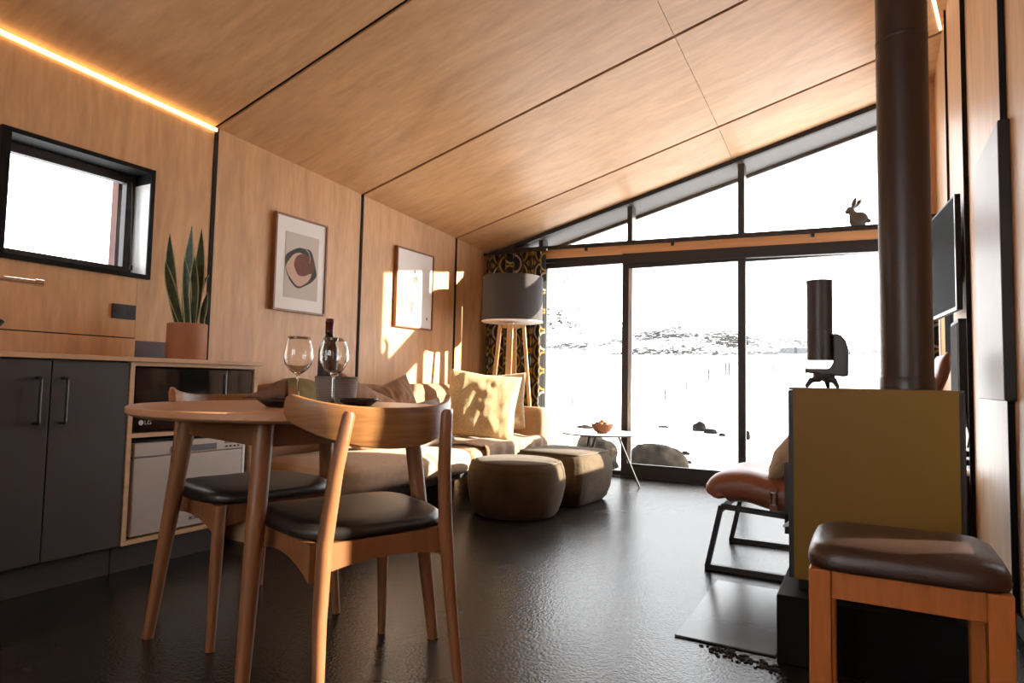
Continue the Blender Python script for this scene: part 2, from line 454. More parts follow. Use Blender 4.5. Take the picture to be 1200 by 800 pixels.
for y0, y1, z0, z1 in ((-2.7, S3[0], 0, 3.35), (S3[0], S3[1], 0, S3[2]), (S3[0], S3[1], S3[3], 3.35), (S3[1], S2[0], 0, 3.3), (S2[0], S2[1], 0, S2[2]), (S2[0], S2[1], S2[3], 3.2), (S2[1], 5.6, 0, 3.2)):
    mb.box((XR + .0201, y0, z0), (XR + .10, y1, z1), 1)
for y, d in ((4.66, .012), (3.865, .020), (2.865, .020)):
    mb.box((XR - d, y - .006, 0.0), (XR, y + .006, ceil_z(XR, y) - .002), 1)
struct('wall_right', mb, [ply_wall, gap_black])
def small_window(name, s):
    y0, y1, z0, z1 = s; t = 0.012; m = MB()
    x0, x1 = XR + .06, XR + .095
    for a, b in (((x0, y0, z0), (x1, y1, z0 + t)), ((x0, y0, z1 - t), (x1, y1, z1)), ((x0, y0, z0), (x1, y0 + t, z1)), ((x0, y1 - t, z0), (x1, y1, z1))): m.box(a, b)
    w = struct(name, m, frame_metal)
    obj('glass_pane', MB().box((XR + .075, y0 + t, z0 + t), (XR + .079, y1 - t, z1 - t)), pane, w)
small_window('added_sun_window', S2); small_window('window_3', S3)

# wall behind the camera: unseen, its glazed opening added to let light in
mb = MB()
for a, b in (((XL, YF - .1, 0), (-2.3, YF, 3.2)), ((-0.1, YF - .1, 0), (XR + .1, YF, 3.6)), ((-2.3, YF - .1, 0), (-0.1, YF, 0.8)), ((-2.3, YF - .1, 2.4), (-0.1, YF, 3.5))): mb.box(a, b)
struct('wall_front', mb, ply_wall)
m = MB()
for a, b in (((-2.3, YF - .08, .8), (-0.1, YF - .03, .85)), ((-2.3, YF - .08, 2.35), (-0.1, YF - .03, 2.4)), ((-2.3, YF - .08, .8), (-2.25, YF - .03, 2.4)), ((-0.15, YF - .08, .8), (-0.1, YF - .03, 2.4)), ((-1.22, YF - .08, .8), (-1.18, YF - .03, 2.4))): m.box(a, b)
w4 = struct('added_rear_window', m, frame_metal)
obj('glass_pane', MB().box((-2.25, YF - .06, .85), (-0.15, YF - .055, 2.35)), pane, w4)

# kitchen window: black box frame standing proud of the wall, sash set deep
m = MB()
def yz_frame(m, x0, x1, y0, y1, z0, z1, t, mi=0):
    m.box((x0, y0, z0), (x1, y1, z0 + t), mi); m.box((x0, y0, z1 - t), (x1, y1, z1), mi)
    m.box((x0, y0, z0 + t), (x1, y0 + t, z1 - t), mi); m.box((x0, y1 - t, z0 + t), (x1, y1, z1 - t), mi)
yz_frame(m, XL - .17, XL + .022, WY0, WY1, WZ0, WZ1, 0.022)
m.box((XL - .17, WY0 + .022, WZ0 + .022), (XL + .020, WY0 + .038, WZ1 - .022))
w1 = struct('window_1', m, plain('matt_black_window', (.006, .005, .005), .6, spec=.15, bump=.02))
m = MB(); yz_frame(m, XL - .16, XL - .12, WY0 + .022, WY1 - .022, WZ0 + .022, WZ1 - .022, 0.045)
obj('window_sash', m, frame_metal, w1)
m = MB(); m.box((XL - .118, WY1 - .0225, WZ0 + .024), (XL + .012, WY1 - .0215, WZ1 - .075))
obj('reveal_lining', m, white_paint, w1)
m = MB(); m.box((XL - .138, WY0 + .06, WZ0 + .06), (XL - .134, WY1 - .06, WZ1 - .06))
obj('glass_pane', m, pane, w1)
m = MB(); m.tube([(XL - .10, WY1 - .05, WZ1 - .06), (XL - .08, WY1 - .045, WZ0 + .06)], 0.003, 8)
m.tube([(XL - .08, WY1 - .045, WZ0 + .075), (XL - .08, WY1 - .045, WZ0 + .05)], 0.008, 8)
obj('blind_cord', m, black_metal, w1, smooth=True)

# glazed gable: clerestory over a wooden beam over sliding doors
TLT = -0.022                                  # the beam line falls slightly towards the right
def tz(x, z): return z + TLT * (x + 1.4)
def xbar(m, x0, x1, y0, y1, z0, z1, mi=0):
    m.hexa([(x0, y0, tz(x0, z0)), (x1, y0, tz(x1, z0)), (x1, y1, tz(x1, z0)), (x0, y1, tz(x0, z0)), (x0, y0, tz(x0, z1)), (x1, y0, tz(x1, z1)), (x1, y1, tz(x1, z1)), (x0, y1, tz(x0, z1))], mi)
m = MB(); xbar(m, XL, XR + .02, YB - .005, YB + .09, 1.972, 2.048)
struct('trim_1', m, beam_wood)
m = MB()
xbar(m, XL, XR + .02, YB - .03, YB + .09, 2.049, 2.082)
for x in (-2.25, -1.45, -0.35, 0.2): xbar(m, x - .012, x + .012, YB - .02, YB - .004, 2.018, 2.050)
cl = struct('window_5', m, frame_metal)
m = MB()
def slopebar(m, off0, off1, y0, y1, x0=XL, x1=XR + .02):
    c = lambda x, o: ceil_z(x, 5.5) - o
    m.hexa([(x0, y0, c(x0, off1)), (x1, y0, c(x1, off1)), (x1, y1, c(x1, off1)), (x0, y1, c(x0, off1)), (x0, y0, c(x0, off0)), (x1, y0, c(x1, off0)), (x1, y1, c(x1, off0)), (x0, y1, c(x0, off0))])
slopebar(m, 0.0, 0.035, YB - .005, YB + .03); slopebar(m, .105, .135, YB + .19, YB + .22)
obj('head_frame', m, frame_metal, cl)
m = MB(); c_ = lambda x, o: ceil_z(x, 5.5) - o
m.hexa([(XL, YB + .03, c_(XL, .034)), (XR, YB + .03, c_(XR, .034)), (XR, YB + .20, c_(XR, .108)), (XL, YB + .20, c_(XL, .108)), (XL, YB + .03, c_(XL, .0)), (XR, YB + .03, c_(XR, .0)), (XR, YB + .20, c_(XR, .0)), (XL, YB + .20, c_(XL, .0))])
obj('head_lining', m, plain('grey_aluminium', (.13, .13, .135), .45, bump=.02), cl)
for x, w in ((-1.838, .045), (-0.887, .05), (-2.72, .045), (0.30, .04)):
    m = MB(); zt = ceil_z(x, 5.5) - .03
    m.box((x - w / 2, YB + .0, tz(x, 2.08)), (x + w / 2, YB + .10, zt - .03)); obj('mullion', m, frame_metal, cl)
xs = [-3.2, -1.838, -0.887, 0.30]
for a, b in zip(xs, xs[1:]):
    m = MB()
    aa, bb = a + .02, b - .02
    m.hexa([(aa, YB + .02, tz(aa, 2.08)), (bb, YB + .02, tz(bb, 2.08)), (bb, YB + .026, tz(bb, 2.08)), (aa, YB + .026, tz(aa, 2.08)),
            (aa, YB + .02, max(ceil_z(aa, 5.5) - .03, tz(aa, 2.085))), (bb, YB + .02, ceil_z(bb, 5.5) - .03), (bb, YB + .026, ceil_z(bb, 5.5) - .03), (aa, YB + .026, max(ceil_z(aa, 5.5) - .03, tz(aa, 2.085)))])
    obj('glass_pane', m, pane, cl)
# plywood gable infill right of the clerestory
m = MB()
for z0, z1 in ((2.085, 2.50), (2.503, 3.3)):
    m.box((0.315, YB - .012, z0), (XR + .05, YB + .09, z1))
struct('wall_back', m, ply_wall)
# doors
dz = 1.972
m = MB(); xbar(m, -1.90, XR + .02, YB - .01, YB + .09, 1.880, dz); xbar(m, XL, -1.90, YB + .03, YB + .09, 1.935, dz)
m.box((XL, YB - .01, 0.0), (-2.74, YB + .09, tz(-2.9, 1.98)))
m.box((XL, YB + .0, -0.02), (XR, YB + .10, 0.012))
struct('trim_2', m, frame_metal)
def door(name, x0, x1, y0, st0, st1, rail, zt, hnd=None):
    m = MB(); y1 = y0 + .035
    m.box((x0, y0, .012), (x0 + st0, y1, zt)); m.box((x1 - st1, y0, .012), (x1, y1, zt))
    m.box((x0 + st0, y0, .012), (x1 - st1, y1, rail)); m.box((x0 + st0, y0, zt - .05), (x1 - st1, y1, zt))
    d = struct(name, m, frame_metal)
    obj('glass_pane', MB().box((x0 + st0, y0 + .014, rail), (x1 - st1, y0 + .02, zt - .05)), pane, d)
    return d
d1 = door('door_1', -2.74, -1.84, YB + .055, .06, .03, .05, 1.96)
d2 = door('door_2', -1.905, -0.855, YB + .012, .055, .06, .125, 1.90)
m = MB(); m.box((-1.848, YB + .020, .13), (-1.815, YB + .026, 1.86)); obj('frame_bead', m, alu, d2)
d3 = door('door_3', -0.90, 0.42, YB + .055, .03, .06, .125, 1.90)

# trims on the floor line
struct('baseboard_right', MB().box((XR - .012, 2.4, 0), (XR, 5.5, .06)), gap_black)

# ------------------------------------------------------------------ outdoors
def ground_z(x, y):
    d = max(0.0, y - 5.6)
    z = -0.13 + 0.0515 * d * min(1.0, d / 14.0) + 0.0
    n = noise.noise(Vector((x * .25, y * .25, 0.3))) * .07 * min(1, d / 3) + noise.noise(Vector((x * .03, y * .03, 4.3))) * .5 * min(1, d / 40)
    return z + n
snow = plain('snow', (0.86, 0.87, 0.89), 0.75, var=0.02, vscale=0.6, bump=0.2, bscale=3.0)
mb = MB()
ys = [5.62 + 190 * (i / 90) ** 2.2 for i in range(91)]
def sx(u, y): return -0.5 * y + (u - .5) * (8 + y * 3.0) + 1.0
mb.v = [Vector((sx(i / 80, y), y, ground_z(sx(i / 80, y), y))) for y in ys for i in range(81)]
mb.f = [(j * 81 + i, j * 81 + i + 1, (j + 1) * 81 + i + 1, (j + 1) * 81 + i) for j in range(90) for i in range(80)]; mb.mi = [0] * len(mb.f)
struct('snow_ground', mb, snow, smooth=True, angle=180)

def mountain_mat(name, dens, sc, stretch, thr_lo, thr_hi):
    m, nt, p = _nt(name); N, L = nt.nodes, nt.links
    tc = N.new('ShaderNodeTexCoord'); mp = N.new('ShaderNodeMapping'); mp.inputs['Scale'].default_value = (sc, sc, sc * stretch)
    L.new(tc.outputs['Object'], mp.inputs['Vector'])
    n = N.new('ShaderNodeTexNoise'); n.inputs['Scale'].default_value = 1; n.inputs['Detail'].default_value = 9; n.inputs['Roughness'].default_value = 0.72
    L.new(mp.outputs['Vector'], n.inputs['Vector'])
    n2 = N.new('ShaderNodeTexNoise'); n2.inputs['Scale'].default_value = dens; n2.inputs['Detail'].default_value = 3
    L.new(tc.outputs['Object'], n2.inputs['Vector'])
    ad = N.new('ShaderNodeMath'); ad.operation = 'ADD'; ad.inputs[1].default_value = 0
    mu = N.new('ShaderNodeMath'); mu.operation = 'MULTIPLY'; mu.inputs[1].default_value = 0.36
    L.new(n2.outputs['Fac'], mu.inputs[0]); L.new(n.outputs['Fac'], ad.inputs[0]); L.new(mu.outputs[0], ad.inputs[1])
    r = N.new('ShaderNodeValToRGB'); e = r.color_ramp.elements
    e[0].position = thr_lo; e[0].color = (0.86, 0.87, 0.89, 1); e[1].position = thr_hi; e[1].color = (0.010, 0.010, 0.011, 1)
    L.new(ad.outputs[0], r.inputs['Fac']); L.new(r.outputs['Color'], p.inputs['Base Color'])
    p.inputs['Roughness'].default_value = 0.9; p.inputs['Specular IOR Level'].default_value = 0.1
    return m
def ridge_mesh(dist, prof, depth, base, jag, seed, nu=160, nv=26):
    """hill whose skyline follows prof = [(azimuth deg, elevation tangent)] seen from the cabin"""
    def el(a):
        for (a0, e0), (a1, e1) in zip(prof, prof[1:]):
            if a0 <= a <= a1:
                t = (a - a0) / (a1 - a0); t = t * t * (3 - 2 * t); return e0 + (e1 - e0) * t
        return prof[0][1] if a < prof[0][0] else prof[-1][1]
    mb = MB(); a0, a1 = prof[0][0], prof[-1][0]
    def fn(u, v):
        a = a0 + (a1 - a0) * u; h = el(a)
        d = dist + depth * v
        t = 1 - (1 - min(1, v * 1.25)) ** 1.6
        z = base * dist + (h - base) * dist * t * (1 + .0) 
        z += noise.noise(Vector((a * .35, v * 5, seed))) * jag * t * (1.2 - v)
        return (sin(radians(a)) * d, cos(radians(a)) * d, z * (d / dist) + 0.8)
    return mb.grid(fn, nu, nv)
o = struct('mountain_far', ridge_mesh(900, [(-48, .16), (-36, .20), (-28, .215), (-25, .172), (-22.5, .145), (-18, .11), (-14, .07), (-9, .055), (6, .045), (14, .04)], 500, .02, 12, 3.1), mountain_mat('far_slope', .012, .11, 1.6, .705, .745), smooth=True, angle=180)
o = struct('mountain_near', ridge_mesh(260, [(-34, .045), (-30, .05), (-26, .055), (-22, .066), (-17, .078), (-14, .088), (-12, .086), (-9, .078), (-5, .066), (-2, .058), (1, .05), (6, .043), (14, .04)], 90, .0435, 1.6, 8.4), mountain_mat('near_slope', .05, .42, 1.8, .615, .68), smooth=True, angle=180)

def rock(name, label, loc, r, seed, mat, squash=(1, 1, .7), group=None, sub=4):
    bm = bmesh.new(); bmesh.ops.create_icosphere(bm, subdivisions=sub, radius=1.0)
    for v in bm.verts:
        c = v.co.copy()
        k = 1 + .28 * noise.noise(c * 1.3 + Vector((seed, 0, 0))) + .10 * noise.noise(c * 3.5 + Vector((0, seed, 0))) + .03 * noise.noise(c * 9)
        v.co = Vector((c.x * squash[0], c.y * squash[1], max(c.z, -.55) * squash[2])) * k * r
    me = bpy.data.meshes.new(name); bm.to_mesh(me); bm.free(); me.materials.append(mat)
    me.polygons.foreach_set('use_smooth', [True] * len(me.polygons))
    o = bpy.data.objects.new(name, me); COL.objects.link(o); o.location = loc
    return tag(o, label, 'rock', group)
boulder_mat = plain('boulder_stone', (0.026, 0.022, 0.018), 0.9, spec=0.03, var=0.4, vscale=9, bump=0.6, bscale=22)
dark_rock = plain('dark_rock', (0.010, 0.009, 0.0085), 0.9, spec=0.03, var=0.4, vscale=12, bump=0.5, bscale=25)

# ------------------------------------------------------------------ kitchen
XF = -2.69
CT = 0.893
k = thing('kitchen_cabinet', 'charcoal two door base cabinet left of the appliance housing', 'cabinet', (-3.0, 1.0, 0))
obj('body', MB().box((XL + .02, 0.35, 0.11), (XF - .022, 1.600, 0.873)), cab_grey, k)
obj('plinth', MB().box((-2.76, 0.35, 0.0), (-2.735, 1.585, 0.108)), plinth_grey, k)
def dhandle(y, par):
    m = MB()
    xo = XF + .035
    m.tube([(XF, y, .800), (xo - .004, y, .800), (xo, y, .796), (xo, y, .636), (xo - .004, y, .632), (XF, y, .632)], 0.006, 8)
    return obj('handle', m, black_metal, par, smooth=True)
d = obj('door', MB().box((XF - .02, 0.66, 0.117), (XF, 1.303, 0.868)), cab_grey, k, bevel=.0015); dhandle(1.255, d)
d = obj('door', MB().box((XF - .02, 1.308, 0.117), (XF, 1.597, 0.868)), cab_grey, k, bevel=.0015); dhandle(1.345, d)

k = thing('appliance_housing', 'open plywood housing around the microwave and dishwasher', 'cabinet', (-3.0, 1.93, 0))
t = .018
obj('side_panel', MB().box((XL + .02, 1.603, 0.115), (XF + .003, 1.603 + t, 0.873)), ply_edge, k)
obj('side_panel', MB().box((XL + .02, 2.245 - t, 0.0), (XF + .003, 2.245, 0.873)), ply_edge, k)
obj('shelf', MB().box((XL + .02, 1.603 + t, .555), (XF + .003, 2.245 - t, .573)), ply_edge, k)
obj('bottom_panel', MB().box((XL + .02, 1.603 + t, .115), (XF + .003, 2.245 - t, .133)), ply_edge, k)
obj('top_panel', MB().box((XL + .02, 1.603 + t, .857), (XF + .003, 2.245 - t, .873)), ply_edge, k)
obj('plinth', MB().box((-2.76, 1.590, 0.0), (-2.735, 2.10, .110)), plinth_grey, k)
obj('back_panel', MB().box((XL + .02, 1.603 + t, .135), (XL + .03, 2.245 - t, .857)), gap_black, k)

w = obj('worktop', MB().box((XL + .001, 0.30, .874), (XF + .02, 2.262, CT)), ply_edge, bevel=.002)
tag(w, 'thin plywood worktop running along the kitchen wall', 'worktop')
m = MB().box((XL + .001, 0.30, CT + .001), (XL + .012, 1.974, CT + .108)); m.box((XL + .001, 0.30, CT + .108), (XL + .006, 1.974, CT + .114), 1)
w = obj('splashback', m, [ply_wall, gap_black])
tag(w, 'low plywood splashback strip under the kitchen window', 'splashback')
w = obj('upstand', MB().box((XL + .001, 1.976, CT + .001), (XL + .010, 2.38, CT + .100)), plain('dark_upstand', (.05, .024, .016), .5, var=.1))
tag(w, 'dark brown upstand strip behind the plant pot', 'upstand')

k = thing('microwave_oven', 'black glass built-in microwave in the upper housing niche', 'microwave', (-2.9, 1.93, .574))
obj('body', MB().box((XL + .05, 1.632, .576), (XF - .025, 2.218, .845)), black_metal, k)
dd = obj('door', MB().box((XF - .025, 1.632, .576), (XF - .006, 2.075, .850)), black_glass, k, bevel=.002)
obj('control_panel', MB().box((XF - .025, 2.079, .576), (XF - .006, 2.218, .850)), black_glass, k, bevel=.002)
m = MB(); m.tube([(XF - .004, 2.062, .60), (XF - .004, 2.062, .83)], .006, 8); obj('handle', m, black_metal, dd, smooth=True)
def text(name, s, size, loc, rot, mat, parent=None, ext=.0006, ax='LEFT'):
    c = bpy.data.curves.new(name, 'FONT'); c.body = s; c.size = size; c.extrude = ext; c.align_x = ax
    c.materials.append(mat); tmp = bpy.data.objects.new(name + '_curve', c); COL.objects.link(tmp)
    bpy.context.view_layer.update()
    me = bpy.data.meshes.new_from_object(tmp.evaluated_get(bpy.context.evaluated_depsgraph_get()))
    bpy.data.objects.remove(tmp); o = bpy.data.objects.new(name, me); COL.objects.link(o)
    o.location = loc; o.rotation_euler = rot
    if parent is not None:
        o.parent = parent; o.matrix_parent_inverse = parent_matrix(parent).inverted()
    return o
RX = (radians(90), 0, radians(90))
grey_print = plain('grey_print', (.45, .44, .44), .5, bump=.01)
dark_print = plain('dark_print', (.05, .05, .05), .5, bump=.01)
text('logo_lettering', 'LG', .026, (XF - .0045, 1.676, .608), RX, grey_print, dd)
m = MB(); m.prism([(.011 * cos(a), .011 * sin(a)) for a in [i * 2 * pi / 24 for i in range(24)]], .0015, (XF - .006, 1.662, .617), (0, 1, 0), (0, 0, 1)); obj('logo_disc', m, grey_print, dd)

k = thing('dishwasher', 'white compact dishwasher in the lower housing niche', 'dishwasher', (-2.9, 1.93, .134))
obj('body', MB().box((XL + .06, 1.635, .136), (XF - .03, 2.215, .540)), gap_black, k)
dr = obj('door', MB().box((XF - .03, 1.640, .142), (XF - .002, 2.175, .468)), silver_front, k, bevel=.004)
obj('side_trim', MB().box((XF - .03, 2.178, .142), (XF - .002, 2.192, .525)), white_paint, k, bevel=.002)
pn = obj('control_panel', MB().box((XF - .03, 1.640, .471), (XF - .002, 2.175, .530)), silver_front, k, bevel=.003)
obj('handle_recess', MB().box((XF - .003, 1.80, .478), (XF + .0005, 2.03, .506)), plain('recess_grey', (.12, .115, .11), .4, var=.05), pn)
obj('display', MB().box((XF - .003, 2.075, .500), (XF + .0005, 2.155, .524)), plain('display_grey', (.16, .15, .14), .3, var=.05), pn)
for i in range(4):
    m = MB(); m.tube([(XF - .004, 2.085 + i * .022, .486), (XF + .002, 2.085 + i * .022, .486)], .005, 10); obj('button', m, dark_print, pn, smooth=True)
text('name_lettering', 'BOSCH', .020, (XF - .0005, 1.905, .170), RX, dark_print, dr)

so = thing('wall_socket', 'black double socket on plywood under the kitchen window', 'socket', (XL, 1.915, 1.14))
obj('faceplate', MB().box((XL + .001, 1.853, 1.098), (XL + .010, 1.972, 1.172)), black_metal, so, bevel=.002)
for y in (1.884, 1.941):
    m = MB(); m.prism([(.02 * cos(a), .02 * sin(a)) for a in [i * 2 * pi / 20 for i in range(20)]], .002, (XL + .010, y, 1.135), (0, 1, 0), (0, 0, 1)); obj('outlet', m, plain('socket_well', (.006, .006, .006), .6, bump=.02), so)

fa = thing('kitchen_faucet', 'chrome tap spout reaching over the worktop from the left', 'faucet', (-3.10, 1.12, CT))
m = MB(); m.tube([(-3.10, 1.12, CT), (-3.10, 1.12, CT + .03), (-3.10, 1.12, CT + .031), (-3.10, 1.12, 1.17)], [.026, .026, .017, .017], 16); obj('base', m, chrome, fa, smooth=True)
m = MB(); m.tube([(-3.10, 1.12, 1.16), (-3.10, 1.125, 1.195), (-3.09, 1.15, 1.202), (-2.985, 1.38, 1.188)], .0105, 14)
m.tube([(-2.990, 1.368, 1.190), (-2.978, 1.395, 1.187)], .0145, 14); obj('spout', m, chrome, fa, smooth=True)
m = MB(); m.tube([(-3.10, 1.10, 1.08), (-3.06, 1.05, 1.10)], .006, 10); obj('lever', m, chrome, fa, smooth=True)

ke = thing('coffee_pot', 'black pot with a slanted spout at the left picture edge', 'pot', (-2.93, 1.10, CT))
m = MB(); m.lathe([(0, 0), (.075, 0), (.08, .01), (.062, .13), (.055, .15), (.02, .165), (0, .17)], (-2.93, 1.10, CT + .001)); obj('body', m, black_metal, ke, smooth=True)
m = MB(); m.tube([(-2.93, 1.165, CT + .04), (-2.93, 1.20, CT + .08), (-2.925, 1.235, CT + .125)], [.016, .012, .010], 12); obj('spout', m, black_metal, ke, smooth=True)
m = MB(); m.tube([(-2.93, 1.05, CT + .13), (-2.93, .99, CT + .13), (-2.93, .98, CT + .06), (-2.93, 1.03, CT + .03)], .008, 10); obj('handle', m, black_metal, ke, smooth=True)

# snake plant
PX, PY = -3.05, 2.097
pl = thing('snake_plant', 'snake plant with upright pale-edged leaves in a terracotta pot', 'plant', (PX, PY, CT))
m = MB(); R0 = .095
m.lathe([(0, .0), (R0 - .004, 0), (R0, .006), (R0, .186), (R0 - .004, .19), (R0 - .012, .19), (R0 - .014, .16), (0, .16)], (PX, PY, CT + .001), 48)
po = obj('pot', m, terracotta, pl, smooth=True)
m = MB(); m.lathe([(0, .168), (R0 - .014, .166)], (PX, PY, CT), 32); obj('soil', m, plain('potting_soil', (.02, .013, .009), .95, var=.4, vscale=60, bump=.8, bscale=120), po)
def leaf_mat():
    m, nt, p = _nt('snake_leaf'); N, L = nt.nodes, nt.links
    uv = N.new('ShaderNodeTexCoord'); s = N.new('ShaderNodeSeparateXYZ'); L.new(uv.outputs['UV'], s.inputs[0])
    a = N.new('ShaderNodeMath'); a.operation = 'SUBTRACT'; a.inputs[1].default_value = .5; L.new(s.outputs[0], a.inputs[0])
    b = N.new('ShaderNodeMath'); b.operation = 'ABSOLUTE'; L.new(a.outputs[0], b.inputs[0])
    c = N.new('ShaderNodeMath'); c.operation = 'GREATER_THAN'; c.inputs[1].default_value = .38; L.new(b.outputs[0], c.inputs[0])
    n = N.new('ShaderNodeTexNoise'); n.inputs['Scale'].default_value = 30; n.inputs['Detail'].default_value = 4
    L.new(uv.outputs['Object'], n.inputs['Vector'])
    r = N.new('ShaderNodeValToRGB'); r.color_ramp.elements[0].color = (.010, .022, .010, 1); r.color_ramp.elements[1].color = (.04, .075, .03, 1)
    r.color_ramp.elements[0].position = .35; r.color_ramp.elements[1].position = .7
    L.new(n.outputs['Fac'], r.inputs['Fac'])
    mx = N.new('ShaderNodeMix'); mx.data_type = 'RGBA'; L.new(c.outputs[0], mx.inputs[0]); L.new(r.outputs[0], mx.inputs[6]); mx.inputs[7].default_value = (.36, .36, .16, 1)
    L.new(mx.outputs[2], p.inputs['Base Color']); p.inputs['Roughness'].default_value = .42
    return m
LEAF = leaf_mat()
def leaf(base, mid, tip, w, twist=0.0, parent=None):
    b, c, t = Vector(base), Vector(mid), Vector(tip); n = 22
    vs = []; fs = []; uvs = []
    for i in range(n + 1):
        s = i / n
        p = b * (1 - s) ** 2 + c * 2 * s * (1 - s) + t * s * s
        ww = w * (0.45 + 0.55 * min(1, s / .45)) * (1 if s < .55 else max(0.02, 1 - ((s - .55) / .45) ** 1.7))
        an = twist * (s - .3) + .62                      # broad face turned mostly to the room
        side = Vector((cos(an) * .62, cos(an) * .78 + 0, 0)).normalized() if False else Vector((sin(an), cos(an), 0))
        nrm = Vector((cos(an), -sin(an), 0))
        for k_ in range(5):
            q = (k_ - 2) / 2
            vs.append(p + side * ww / 2 * q + nrm * (-.10 * ww * (1 - q * q))); uvs.append((.5 + q / 2, s))
    for i in range(n):
        for k_ in range(4):
            fs.append((i * 5 + k_, i * 5 + k_ + 1, (i + 1) * 5 + k_ + 1, (i + 1) * 5 + k_))
    mb = MB(); mb.add(vs, fs)
    o = obj('leaf', mb, LEAF, parent, smooth=True, angle=180, recalc=False, solid=.0022)
    u = o.data.uv_layers.new(name='UVMap')
    for lp in o.data.loops: u.data[lp.index].uv = uvs[lp.vertex_index]
    return o
def L_(bx, by, dxm, dym, zm, dxt, dyt, zt, w, tw):
    leaf((PX + bx, PY + by, CT + .16), (PX + dxm, PY + dym, zm), (PX + dxt, PY + dyt, zt), w, tw, pl)
L_(.0, -.02, -.02, -.09, 1.24, .02, -.150, 1.383, .050, .3)
L_(-.03, -.03, -.04, -.09, 1.30, -.02, -.108, 1.535, .052, -.2)
L_(.02, -.015, .03, -.03, 1.25, .03, -.055, 1.412, .048, .5)
L_(-.02, .0, -.03, .0, 1.36, -.01, .004, 1.600, .052, .9)
L_(.02, .02, .04, .03, 1.32, .02, .038, 1.585, .055, -.5)
L_(.04, .005, .05, -.01, 1.25, .05, -.015, 1.43, .046, -.3)
L_(.0, .03, .0, .05, 1.22, .0, .055, 1.50, .040, .4)
L_(-.02, .06, -.02, .05, 1.28, -.02, .125, 1.358, .030, .6)
L_(.03, .055, .03, .06, 1.15, .03, .085, 1.26, .032, .2)

# ------------------------------------------------------------------ dining table
TC = Vector((-1.604, 1.515)); TT = 0.732; TR = 0.49
tb = thing('dining_table', 'round oak dining table on four splayed round legs', 'table', (TC.x, TC.y, 0))
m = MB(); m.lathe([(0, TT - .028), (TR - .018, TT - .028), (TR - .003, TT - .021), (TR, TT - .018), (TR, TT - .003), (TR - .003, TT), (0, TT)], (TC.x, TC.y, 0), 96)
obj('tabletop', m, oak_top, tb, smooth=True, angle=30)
m = MB()
for i in range(4):
    a0 = radians(31.5 + 90 * i); a1 = radians(31.5 + 90 * (i + 1))
    p = Vector((TC.x + .345 * cos(a0), TC.y + .345 * sin(a0), TT - .065)); q = Vector((TC.x + .345 * cos(a1), TC.y + .345 * sin(a1), TT - .065))
    m.bar(p, q, .02, .066)
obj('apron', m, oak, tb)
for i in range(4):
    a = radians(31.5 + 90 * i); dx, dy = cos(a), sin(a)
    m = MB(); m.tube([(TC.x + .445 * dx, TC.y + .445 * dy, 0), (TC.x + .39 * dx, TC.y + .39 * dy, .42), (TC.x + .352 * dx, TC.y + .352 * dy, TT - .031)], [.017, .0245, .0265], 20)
    obj('leg', m, oak, tb, smooth=True)

